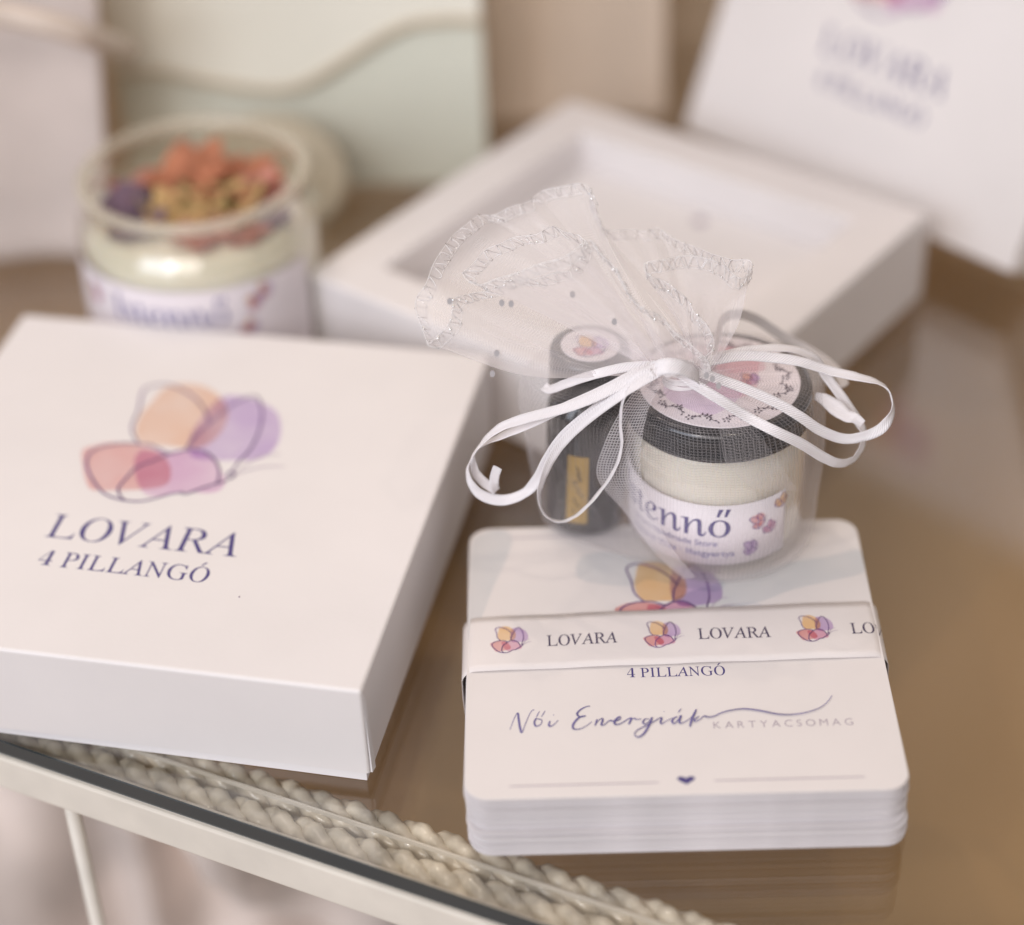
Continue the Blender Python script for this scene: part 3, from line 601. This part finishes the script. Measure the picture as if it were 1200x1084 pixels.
for k in range(12):
    a0 = 2*PI*k/12; sweep = .40; pts = []
    for i in range(9):
        a = a0+sweep*i/8; R_ = .0155+.0011*math.sin(i/8*PI*2+k); pts.append((R_*math.cos(a), R_*math.sin(a)))
    v_, f_ = stroke_geo([pts], .00020, n=2, step=0); zz += 2e-7; n = len(V); V.extend([Vector((p.x, p.y, zz)) for p in v_]); F.extend([tuple(q+n for q in g) for g in f_])
    for i in range(1, 9):
        x, y = pts[i]; b_ = math.atan2(y-pts[i-1][1], x-pts[i-1][0])
        addpoly(leaf(x, y, b_+(1 if i % 2 else -1)*rr_.uniform(.7, 1.2), rr_.uniform(.0007, .0012), .00020))
    for (xx, yy) in (pts[0], pts[5]):
        for m_ in range(5): addpoly(leaf(xx+.0004*math.cos(1.256*m_+k), yy+.0004*math.sin(1.256*m_+k), 2*PI*m_/5+k, .00075, .00024))
mk('wreath_print', [Vector((v.x, v.y, H_+.00033+v.z)) for v in V], F, M['wreath'], st_)
butterfly(st_, .0070, .0000, H_+.0003, .0050, lw=.03)
# wrap label
LR = .02125; A0 = math.radians(-93-48)
def on_jar(u, v, h=0): a = A0+u/LR; return Vector(((LR+h+.00012)*math.cos(a), (LR+h+.00012)*math.sin(a), v))
nu = 80; V = []; F = []
for i in range(nu+1):
    u = -.030+.065*i/nu
    for v_ in (.0052, .0228): a = A0+u/LR; V.append((LR*math.cos(a), LR*math.sin(a), v_))
for i in range(nu): F.append((2*i, 2*i+2, 2*i+3, 2*i+1))
lb = mk('wrap_label', V, F, M['label'], jar, True); md = lb.modifiers.new('paper', 'SOLIDIFY'); md.thickness = .0001; md.offset = -1
def istenno(width, cap, offs=-.010):
    V, F = word([('I', 'ital', .004, 1), ('stenno', 'ital', .001, 1.12)], width, cap)
    xr = max(p[0] for p in V); w = width/32
    accent(V, F, xr-2.9*w, cap*.82, xr-2.2*w, cap*1.13, .55*w); accent(V, F, xr-1.2*w, cap*.82, xr-.5*w, cap*1.13, .55*w); return V, F
TR = LR*math.radians(48)+.0022        # right end of the words along the label
V, F = istenno(.0335, .0072); V, F = split_long([Vector((x, y, 0)) for x, y in V], F, .0012)
mk('name_lettering', [on_jar(TR-.0335+v.x, .0137+v.y) for v in V], F, M['navy'], lb)
for s_, wd_, x_, z_, cp in (('Lovara Handmade Store', .0240, TR-.0030, .0108, .0016), ('Natural Wax · Illatgyertya', .0280, TR+.0012, .0078, .0016)):
    V, F = word([(s_, 'sans', 0, 1)], wd_, cp); V, F = split_long([Vector((x, y, 0)) for x, y in V], F, .0015)
    mk('small_lettering', [on_jar(x_-wd_+v.x, z_+v.y) for v in V], F, M['navy_soft'], lb)
for du, vv, sz, ro, mo in ((.0066, .0172, .0042, .5, 'red'), (.0100, .0142, .0036, -.6, 'mauve'), (.0050, .0098, .0040, .2, 'purple'), (.0134, .0205, .0040, -.9, 'peach')):
    u0 = TR+du
    butterfly(lb, 0, 0, 0, sz, fn=lambda x, y, h=0: on_jar(u0+x*math.cos(ro)-y*math.sin(ro), vv+x*math.sin(ro)+y*math.cos(ro), h), deep=True, lw=.05, fine=.0012, mono=mo)

BX, BY = .0176, .4135
bt = empty('roll_on_bottle', (BX, BY, JB), 0, label='slim dark bottle with black cap and gold strip, beside the jar in the bag', cat='bottle')
bt.rotation_euler = (0, math.radians(2.2), 0)
MB().lathe([(0, 0), (.0085, 0), (.0096, .0008), (.0099, .0020), (.0099, .0330), (.0094, .0350), (.0080, .0362), (.0075, .0385), (0, .0385)], 64).build('glass_body', M['amber'], bt, True)
HB = .0672-JB
cap = MB()
prof_c = [(0, HB), (.0082, HB), (.0092, HB-.0004), (.0096, HB-.0013), (.0097, .0385), (.0094, .0378), (.0070, .0378)]
capo = cap.lathe(prof_c, 72).build('cap', M['black'], bt, True); md = capo.modifiers.new('edge', 'EDGE_SPLIT'); md.split_angle = math.radians(50)
sb = MB().lathe([(0, HB+.0002), (.0069, HB+.0002), (.0070, HB)], 48).build('sticker', M['label'], capo)
butterfly(sb, .0, -.0004, HB+.00022, .0088, deep=True, lw=.02)
V = []; F = []
for i in range(13):
    a = math.radians(-90-16-15+30*i/12)
    for z in (.0045, .0245): V.append((.01003*math.cos(a), .01003*math.sin(a), z))
for i in range(12): F.append((2*i, 2*i+2, 2*i+3, 2*i+1))
gl = mk('gold_strip', V, F, M['gold'], bt, True)
V = []; F = []; rg = random.Random(4)
for k in range(9):
    z = .0075+.0016*k; a = math.radians(-106+rg.uniform(-4, 4)); pts = catmull([(a*.01008+rg.uniform(-.0010, .0010), z+.0005*q, 0) for q in range(4)], 4)
    v_, f_ = stroke_geo([[(p.x, p.y) for p in pts]], .00032); n = len(V); V += [Vector((.01012*math.cos(v.x/.01008), .01012*math.sin(v.x/.01008), v.y)) for v in v_]; F += [tuple(i+n for i in q) for q in f_]
mk('strip_print', V, F, M['black'], gl)

# ================================================================== ORGANZA BAG
bag = empty('organza_bag', (.0380, .4060, .0166), 0, label='sheer white organza bag tied with satin ribbon, standing on the card deck', cat='gift bag')
BO = Vector((.0380, .4060, .0166))
def lo(p): return Vector(p)-BO
def hull(pts):
    pts = sorted(set(pts)); lo_, up_ = [], []
    cr = lambda o, a, b: (a[0]-o[0])*(b[1]-o[1])-(a[1]-o[1])*(b[0]-o[0])
    for p in pts:
        while len(lo_) >= 2 and cr(lo_[-2], lo_[-1], p) <= 0: lo_.pop()
        lo_.append(p)
    for p in reversed(pts):
        while len(up_) >= 2 and cr(up_[-2], up_[-1], p) <= 0: up_.pop()
        up_.append(p)
    return lo_[:-1]+up_[:-1]
def circ(cx, cy, r, n=60): return [(round(cx+r*math.cos(2*PI*i/n), 6), round(cy+r*math.sin(2*PI*i/n), 6)) for i in range(n)]
NS = 260
def outline(ej, eb):
    h = hull(circ(JX+.0010, JY, .0222+ej)+circ(BX-.0005, BY, .0103+eb)); cx, cy = .0370, .4070; res = []
    for k in range(NS):
        a = 2*PI*k/NS; dx, dy = math.cos(a), math.sin(a); best = 0
        for i in range(len(h)):
            x1_, y1_ = h[i]; x2_, y2_ = h[(i+1) % len(h)]; ex, ey = x2_-x1_, y2_-y1_; den = dx*ey-dy*ex
            if abs(den) < 1e-12: continue
            t_ = ((x1_-cx)*ey-(y1_-cy)*ex)/den; u_ = ((x1_-cx)*dy-(y1_-cy)*dx)/den
            if t_ > 0 and -1e-9 <= u_ <= 1+1e-9: best = max(best, t_)
        res.append((cx+dx*best, cy+dy*best))
    return res
NK = Vector((.0405, .3975, .0682))
levels = [(.01665, -.0012, -.001, 0), (.0185, .0004, .0002, 0), (.024, .0010, .0012, 0), (.033, .0016, .0024, 0), (.042, .0020, .0036, 0), (.050, .0020, .0044, 0), (.056, .0016, .0044, 0), (.0600, .0010, .0034, .02), (.0618, .0002, .001, .10), (.0632, 0, 0, .28), (.0648, 0, 0, .50), (.0662, 0, 0, .72), (.0674, 0, 0, .86), (.0682, 0, 0, .93)]
cache = {}
lv = []
for a_, b_ in zip(levels, levels[1:]):
    m_ = 5
    for q in range(m_): t_ = q/m_; lv.append([a_[i]+(b_[i]-a_[i])*t_ for i in range(4)])
lv.append(list(levels[-1]))
V = []; UV = []; vacc = 0; prev = None
folds = [(3.6, .9, 9), (4.15, 1.2, 13), (5.1, .8, 12), (2.2, 1.0, 8), (.4, 1.2, 9), (5.8, .8, 11)]
for li, (z, ej, eb, s) in enumerate(lv):
    ol_ = outline(ej, eb); tl = li/len(lv)
    if prev is not None: vacc += math.hypot(z-prev[0], (s-prev[1])*.03)
    prev = (z, s); per = 0
    for k in range(NS+1):
        kk = k % NS; th_ = 2*PI*kk/NS; x, y = ol_[kk]
        wr = .0; side = min(1, max(0, (z-.0175)/.02))*(1-s)
        for (a0, am, sh) in folds:
            d = math.atan2(math.sin(th_-a0-.25*math.sin(z*90)), math.cos(th_-a0-.25*math.sin(z*90))); wr += .0009*am*math.exp(-(d*sh)**2)
        wr += .00016*math.sin(th_*17+z*260)+.0001*math.sin(th_*29-z*410)
        cxn, cyn = x-.0370, y-.4070; l = math.hypot(cxn, cyn) or 1
        x += cxn/l*wr*side; y += cyn/l*wr*side
        px_, py_ = x+(NK.x-x)*s, y+(NK.y-y)*s
        zz_ = z
        if s > 0:
            zz_ = z + .0005*s*(1-s)*4*math.sin(th_*13+2*math.sin(2*th_))+.0004*s*math.sin(th_*7+1)
            f_ = 1+.10*s*math.sin(th_*13+2*math.sin(th_*3)); px_ = NK.x+(px_-NK.x)*f_; py_ = NK.y+(py_-NK.y)*f_
        V.append(lo((px_, py_, zz_)))
        if k: per += math.hypot(ol_[kk][0]-ol_[k-1][0], ol_[kk][1]-ol_[k-1][1])
        UV.append((k/NS*.125, vacc))
F = []
for li in range(len(lv)-1):
    for k in range(NS): a = li*(NS+1)+k; F.append((a, a+1, a+NS+2, a+NS+1))
F.append(tuple(range(NS))[::-1])
po = mk('pouch', V, F, M['org'], bag, True, UV)
set_gather(po, [.42*max(0, min(1, (lv[min(i//(NS+1), len(lv)-1)][3]-.45)/.5)) for i in range(len(V))])

# doubled fold of fabric running down between bottle and jar
def strip_surface(name, A, B, mat, nd=24, nw=8, bow=.0006):
    A = catmull(A, 8); B = catmull(B, 8); n = min(len(A), len(B)); V = []; F = []; UV = []
    acc = 0
    for i in range(n):
        if i: acc += (A[i]-A[i-1]).length
        for j in range(nw+1):
            t_ = j/nw; p = A[i].lerp(B[i], t_)+Vector((0, -1, .3))*bow*math.sin(PI*t_); V.append(lo(p)); UV.append((t_*(A[i]-B[i]).length, acc))
    for i in range(n-1):
        for j in range(nw): a = i*(nw+1)+j; F.append((a, a+1, a+nw+2, a+nw+1))
    return mk(name, V, F, mat, bag, True, UV)
strip_surface('fabric_fold', [at(752, 446, y=.394), at(728, 480, y=.391), at(708, 520, y=.3895), at(700, 560, y=.390), at(732, 600, y=.3885), at(765, 645, y=.385), at(800, 678, y=.3835)],
    [at(775, 450, y=.390), at(760, 480, y=.386), at(752, 520, y=.3850), at(752, 560, y=.3835), at(766, 600, y=.3820), at(786, 640, y=.3815), at(815, 676, y=.3815)], M['org_d'])
strip_surface('fabric_fold', [at(838, 452, y=.3925), at(842, 490, y=.3865), at(845, 520, y=.3815), at(852, 545, y=.3808), at(880, 572, y=.3815)],
    [at(862, 455, y=.3925), at(885, 500, y=.3855), at(905, 530, y=.3830), at(925, 560, y=.3835), at(935, 575, y=.3860)], M['org'])
# ruffle above the tie: a ruled surface from the gathered neck to the wandering hem
HEM = [(882,315,.405,0),(862,304,.409,0),(841,296,.415,0),(808,289,.422,0),(779,274,.428,0),(753,267,.430,0),(731,268,.430,0),(706,272,.428,0),(696,250,.430,0),(690,216,.432,0),
(660,220,.434,0),(630,230,.434,0),(600,241,.432,0),(575,250,.430,0),(548,263,.425,0),(526,283,.418,0),(505,312,.410,1),(493,345,.402,1),(489,372,.398,2),(500,397,.394,3),
(520,390,.393,3),(528,366,.396,2),(538,345,.401,1),(570,338,.404,0),(607,331,.404,0),(643,323,.403,0),(668,311,.404,0),(681,295,.408,0),(675,277,.412,0),(650,265,.414,0),(620,273,.412,0),(590,288,.410,0),(558,300,.408,0),(545,320,.404,0),(564,334,.400,0),(600,324,.398,0),(650,300,.399,0),(690,284,.400,0),
(712,306,.397,0),(731,337,.395,0),(753,356,.393,0),(775,378,.391,0),(801,397,.389,0),(824,416,.388,0),(834,434,.387,0),(836,410,.391,0),(828,380,.395,0),(812,360,.398,0),(794,345,.398,0),(772,326,.400,0),(752,310,.402,0),(790,303,.402,0),(830,306,.402,0),(864,320,.402,0)]
hp = [at(a, b, y=c) for a, b, c, d in HEM]; NHn = 8
hc = catmull(hp, NHn, True); NH = len(hc)
ctrl = []
for i, (a, b, c, d) in enumerate(HEM):
    base = NK+Vector((0, 0, .001)); mid = hp[i].lerp(base, .5)
    if d: mid = mid.lerp(at(592, 452, y=.394), .18+.22*d)
    elif i < 15 and i > 8: mid = mid+Vector((-.003, 0, .003))
    elif i <= 8: mid = mid+Vector((.004, 0, -.001))
    ctrl.append(mid)
cc = catmull(ctrl, NHn, True)
hw_ = [p+Vector((.0005*math.sin(i*.35), .0012*math.sin(i*.23+1)+.0005*math.sin(i*.6), .0003*math.sin(i*.41))) for i, p in enumerate(hc)]
NT = 26; V = []; UV = []; F = []; accu = 0
for i in range(NH+1):
    ii = i % NH
    if i: accu += (hw_[ii]-hw_[ii-1]).length
    a = 2*PI*ii/NH
    nk = NK+Vector((.0052*math.cos(a*1+.2), .0030*math.sin(a), .0008*math.sin(a*5)))
    for j in range(NT+1):
        t_ = j/NT; p = nk*(1-t_)**2+cc[ii]*2*t_*(1-t_)+hw_[ii]*t_*t_
        cr_ = (1-t_)*t_*4
        p = p+Vector((.0009*math.sin(ii*.11+4*t_), -.0026*math.sin(ii*.083+3*t_)-.0011*math.sin(ii*.27-5*t_)-.0005*math.sin(ii*.61+2*t_), .0014*math.sin(ii*.13+2*t_)))*cr_
        V.append(lo(p)); UV.append((accu*(.25+.75*t_), t_*.045))
for i in range(NH):
    for j in range(NT): a = i*(NT+1)+j; F.append((a, a+1, a+NT+2, a+NT+1))
ru = mk('ruffle', V, F, M['org_r'], bag, True, UV)
set_gather(ru, [.45*max(0, 1-(i % (NT+1))/NT*3.2)**1.3+(.10 if (i % (NT+1)) >= NT-1 else 0) for i in range(len(V))])
# overlocked hem: scalloped thread, with bright beads added for its glints
def inward(i): 
    d = (cc[i]-hw_[i]); return d.normalized()
mb = MB(); mb2 = MB(); gl_ = MB(); rh = random.Random(3)
edge_in = []
S = 7
fine_h = catmull(hw_, 4, True); NF = len(fine_h)
def inw(i): return inward((i//4) % NH)
z1_ = []; z2_ = []; z3_ = []
Lacc = 0
for i in range(NF):
    if i: Lacc += (fine_h[i]-fine_h[i-1]).length
    d = inw(i); p = fine_h[i]; ph = Lacc/.0036*2*PI
    nrm = d.cross((fine_h[(i+1) % NF]-p)); nrm = nrm.normalized() if nrm.length > 0 else Vector((0, -1, 0))
    z1_.append(p+d*(.0014+.0014*math.sin(ph))+nrm*.0004*math.cos(ph*1.3)); z2_.append(p+d*(.0014+.0014*math.sin(ph*1.27+2)+.0003*rh.uniform(-1, 1))+nrm*.0004*math.sin(ph)); z3_.append(p+d*.0027+nrm*.0001)
    if rh.random() < .055: gl_.ball(lo(p+d*rh.uniform(-.0001, .0028)+nrm*.0004), rh.choice((.0002, .0003, .00042)), 12)
mb.tube([lo(p) for p in z1_], .00010, 5, True); mb.tube([lo(p) for p in fine_h], .00009, 5, True); mb.tube([lo(p) for p in z3_], .00006, 5, True)
z4_ = [p+(q-p)*1.0 for p, q in zip(fine_h, z3_)]; q_ = len(mb.v); mb.add([lo(p) for p in z4_]+[lo(p) for p in fine_h], [(i, (i+1) % NF, NF+(i+1) % NF, NF+i) for i in range(NF)] if False else [])
mb.build('hem_stitching', M['thread'], bag, True)
mb2.tube([lo(p) for p in z2_], .000055, 4, True)
mb2.build('silver_stitching', M['silver'], bag, True)
gl_.build('hem_glint_beads', M['pearl'], bag, True)
# small flocked dots on the fabric
for px, py, y in ((527, 353, .396), (588, 355, .399), (599, 356, .399), (671, 345, .400), (582, 414, .394), (720, 377, .396), (577, 438, .3935), (835, 444, .3865), (828, 440, .3865), (842, 452, .386)):
    p = at(px, py, y=y); n = 12; u = Vector((1, 0, 0)); w = Vector((0, .5, .86))
    rr = .00075; V = [lo(p+(u*math.cos(2*PI*k/n)*.8+w*math.sin(2*PI*k/n))*rr+Vector((0, q, 0))) for q in (-.00008, .00008) for k in range(n)]
    MB().add(V, [tuple(range(n)), tuple(range(n, 2*n))[::-1]]+[(k, n+k, n+(k+1) % n, (k+1) % n) for k in range(n)]).build('flocked_dot', M['dot'], bag)
# gathered threads round the tie
mb = MB()
for k in range(9):
    pts = []; a0 = rh.random()*6
    for i in range(40): a = 2*PI*i/40; pts.append(lo(NK+Vector((.0052*math.cos(a), .0034*math.sin(a), -.0012+.0004*k*.7+.0003*math.sin(a*2+a0)))))
    mb.tube(pts, .0003, 5, True)
mb.build('tie', M['satin'], bag, True)

# ribbons: flat satin strips with thickness
def ribbon(pts, wid_, twist=0, name='ribbon', mat='satin', hint=None, tw=None, widths=None):
    wid = wid_*.9; P = catmull(pts, 9); n = len(P); V = []; UV = []; F = []; acc = 0; h0 = Vector(hint or (0, -.62, .78)); m = len(pts)-1; th_ = .00016
    for i, p in enumerate(P):
        if i: acc += (P[i]-P[i-1]).length
        t = (P[min(n-1, i+1)]-P[max(0, i-1)]).normalized(); u = i/(n-1)*m
        k = min(m-1, int(u)); fr = u-k
        ang = (tw[k]*(1-fr)+tw[k+1]*fr) if tw else twist*i/(n-1)
        wl_ = (widths[k]*(1-fr)+widths[k+1]*fr) if widths else 1
        hh = (h0-t*h0.dot(t)).normalized(); s = t.cross(hh); q = Matrix.Rotation(math.radians(ang), 3, t); s = q @ s; nn = q @ hh
        for j in range(5):
            v = (j/4-.5); cup = -.00022*(1-(2*v)**2)+.00005*math.sin(i*.9+j)
            V.append(lo(p+s*wid*wl_*v+nn*cup)); UV.append((acc, v*wid))
    for i in range(n-1):
        for j in range(4): a = i*5+j; F.append((a, a+1, a+6, a+5))
    o = mk(name, V, F, M[mat], bag, True, UV); md = o.modifiers.new('thickness', 'SOLIDIFY'); md.thickness = th_; md.offset = 0; return o
yv = lambda L: [at(a, b, y=c) for a, b, c in L]
# left long loop: two strands
ribbon(yv([(775,428,.3925),(752,438,.390),(724,452,.3885),(690,468,.388),(655,480,.388),(613,491,.388),(584,502,.389),(562,522,.390),(549,546,.3905),(552,566,.390),(566,581,.3895),(590,586,.389),(614,578,.3885),(630,561,.388),(643,536,.388),(662,510,.388),(690,486,.388),(722,462,.388),(752,440,.3885),(778,428,.3905)]), .0028,
       tw=[0,0,0,5,5,10,30,62,80,60,30,0,-20,20,30,15,5,0,0,0])
ribbon(yv([(770,426,.3935),(740,440,.3905),(705,458,.3895),(660,478,.3892),(620,497,.3895),(592,509,.3905),(568,520,.3915),(556,532,.392),(557,552,.392),(568,566,.3915),(582,574,.391)]), .0025, tw=[0,0,0,5,10,30,60,70,40,20,0])
ribbon(yv([(582,576,.3905),(579,568,.3895),(580,557,.389),(583,548,.3885)]), .0024, tw=[10,0,0,5])
# the knot: two short turns of ribbon round the gathers
ribbon(yv([(758,441,.3925),(765,434,.3900),(780,429,.3885),(797,430,.3885),(812,436,.3900),(820,443,.3925)]), .0042, tw=[10,0,0,0,0,-10], name='knot')
kn = MB().ball((0, 0, 0), 1, 24); kc = lo(at(786, 434, y=.3895))
kn.v = [kc+Vector((v.x*.0027*(1+.16*math.sin(v.z*9+v.x*3)), v.y*.0016, v.z*.0016*(1+.22*math.sin(v.x*9+v.z*3)))) for v in kn.v]
kn.build('knot', M['satin'], bag, True)
# small lower loop
ribbon(yv([(778,432,.389),(745,452,.3868),(731,466,.3862),(727,492,.386),(728,524,.3858),(719,552,.3855),(697,583,.3852),(675,604,.3855),(655,611,.386),(638,602,.3865),(632,583,.387),(636,562,.3872),(647,536,.3872),(664,513,.387),(692,488,.3868),(728,462,.387),(765,436,.3885)]), .0025,
       tw=[0,20,70,75,70,62,62,60,62,72,70,60,35,15,5,0,0], widths=[1,1,.8,.7,.7,.75,.9,.9,.8,.7,.8,1,1,1,1,1,1])
# ribbon lying over the bottle cap
ribbon([at(637,452,y=.404), at(645,456,y=.4015), at(662,450,y=.3985), at(682,443,y=.3965), at(707,436,y=.395), at(735,430,y=.395), at(770,428,y=.395)], .0025, tw=[10,0,0,0,0,0,0])
# right loops
ribbon([at(795,436,y=.3925), at(814,450,y=.3905), at(845,469,y=.3875), at(877,489,z=.0640), at(908,505,y=.3835), at(939,520,y=.384), at(965,536,y=.386), at(983,543,y=.388), at(999,539,y=.391), at(1010,524,y=.394), at(1012,508,y=.396), at(1006,494,y=.398), at(990,470,y=.401), at(968,440,y=.404), at(952,418,y=.405), at(921,408,y=.404), at(877,410,y=.402), at(836,420,y=.399), at(800,430,y=.396)], .0027,
       tw=[0,0,0,0,5,15,35,55,70,60,50,20,10,10,20,30,20,10,0])
ribbon([at(800,430,y=.3935), at(842,444,y=.3935), at(877,457,y=.3925), at(914,474,y=.391), at(939,489,y=.390), at(961,504,y=.390), at(987,514,y=.3905), at(1010,512,y=.391), at(1033,502,y=.392), at(1046,482,y=.394), at(1043,460,y=.396), at(1029,448,y=.398), at(1002,441,y=.399), at(971,434,y=.400), at(939,424,y=.400), at(905,419,y=.400), at(870,417,y=.3995), at(836,422,y=.398), at(800,430,y=.396)], .0027,
       tw=[0,0,0,0,5,15,35,40,10,65,78,50,20,10,5,0,0,0,0])
ribbon([at(955,464,y=.402), at(966,468,y=.4005), at(980,478,y=.3985), at(992,487,y=.3965), at(1002,490,y=.3955), at(1011,497,y=.3945)], .0040, tw=[20,0,0,-10,0,30], widths=[.4,.8,1.1,.9,.7,.5])
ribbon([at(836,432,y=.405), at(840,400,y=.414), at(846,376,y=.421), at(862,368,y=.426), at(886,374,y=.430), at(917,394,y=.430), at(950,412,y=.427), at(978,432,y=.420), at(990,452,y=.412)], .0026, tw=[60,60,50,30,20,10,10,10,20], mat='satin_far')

# ================================================================== CANDLE
CC = at(226, 200, z=.057)
cj = empty('candle_jar', (CC.x, CC.y, .0002), 0, label='open glass candle jar topped with dried flowers, behind the closed gift box', cat='candle')
MB().lathe([(0, 0), (.030, 0), (.0330, .0012), (.0344, .0045), (.0346, .0400), (.0343, .0430), (.0332, .0455), (.0322, .0466), (.0318, .0480), (.0318, .0555), (.0324, .0568), (.0316, .0572), (.0296, .0568), (.0292, .0555), (.0292, .0470), (.0300, .0455), (.0328, .0425), (.0330, .0400)], 96).build('glass_body', M['glass'], cj, True)
MB().lathe([(.0328, .0546), (.0328, .0566), (.0318, .0577), (.0298, .0574), (.0290, .0560), (.0293, .0540)], 96, closed=True).build('glass_rim', M['rimglass'], cj, True)
MB().lathe([(0, .0040), (.0300, .0040), (.0318, .0055), (.0330, .0390), (.0326, .0412), (.0300, .0436), (.0290, .0450), (.0284, .0450), (0, .0442)], 80).build('wax', M['cwax'], cj, True)
V = []; F = []; A1 = math.radians(-100)
for i in range(nu+1):
    a = A1-1.25+2.5*i/nu
    for z in (.0065, .0385): V.append((.0349*math.cos(a), .0349*math.sin(a), z))
for i in range(nu): F.append((2*i, 2*i+2, 2*i+3, 2*i+1))
cl = mk('wrap_label', V, F, M['label'], cj, True)
on_c = lambda u, v, h=0: Vector(((.0350+h)*math.cos(A1+u/.035), (.0350+h)*math.sin(A1+u/.035), v))
V, F = istenno(.034, .0075, -.008); V, F = split_long([Vector((x, y, 0)) for x, y in V], F, .0015)
mk('name_lettering', [on_c(-.018+v.x, .0275+v.y) for v in V], F, M['navy_soft'], cl)
for u0, v0, sz, ro in ((-.0265, .0320, .006, .8), (.0235, .0325, .005, .3), (.0215, .0250, .005, -.5), (.0270, .0350, .005, 0)):
    butterfly(cl, 0, 0, 0, sz, fn=lambda x, y, h=0: on_c(u0+x*math.cos(ro)-y*math.sin(ro), v0+x*math.sin(ro)+y*math.cos(ro), h), deep=True, lw=.03)
# dried flowers on the wax: each a head of cupped petals
rf = random.Random(12)
def petals(cx, cy, z, R_, n, mat, curl=.5, squash=1):
    mb = MB()
    for k in range(n):
        a = 2*PI*k/n+rf.uniform(-.4, .4); L = R_*rf.uniform(.6, 1.1); wd2 = L*.42; up = rf.uniform(.2, .9)*curl; rows = []
        for i in range(6):
            t_ = i/5; rr2 = L*t_; w2 = wd2*math.sin(PI*min(1, .15+.8*t_)); h2 = up*L*t_*t_+rf.uniform(-.0003, .0003)
            c_, s_ = math.cos(a), math.sin(a)
            rows.append([(cx+rr2*c_-q*w2*s_, cy+(rr2*s_+q*w2*c_)*squash, z+h2*.45+abs(q)*.10*L) for q in (-1, 0, 1)])
        v_ = [p for r_ in rows for p in r_]; f_ = []
        for i in range(5):
            for q in range(2): b_ = i*3+q; f_.append((b_, b_+1, b_+4, b_+3))
        mb.add(v_, f_)
    o = mb.build('dried_flower', mat, cj, True); m_ = o.modifiers.new('thickness', 'SOLIDIFY'); m_.thickness = .0003; return o
zb = .0445
for x, y, R_, n, mt in ((-.006, .014, .015, 16, 'petal_r'), (.010, .013, .015, 16, 'petal_r'), (.003, .019, .010, 12, 'petal_r'), (-.004, -.006, .013, 14, 'petal_y'), (.009, -.004, .012, 14, 'petal_y'), (-.021, -.002, .011, 14, 'petal_p'), (-.016, -.012, .009, 12, 'petal_p'),
                         (.020, .004, .010, 12, 'petal_k'), (.020, -.010, .008, 10, 'petal_p'), (.002, -.018, .010, 12, 'petal_k'), (.013, -.017, .009, 10, 'petal_k'), (-.010, .002, .009, 10, 'leafg'), (.003, .004, .011, 10, 'leafg'), (-.020, .010, .008, 10, 'petal_k')):
    petals(x, y, zb, R_, n, M[mt], 1.1)
ld = MB().lathe([(0, 0), (.0235, 0), (.0245, .0008), (.0245, .0052), (.0238, .0060), (.0195, .0060), (.0188, .0050), (0, .0050)], 72).build('jar_lid', M['lidwood'], None, True)
q = at(314, 218, y=.585); ld.location = q; ld.rotation_euler = (math.radians(24), math.radians(6), 0)
tag(ld, 'flat beige jar lid leaning behind the candle jar', 'lid')
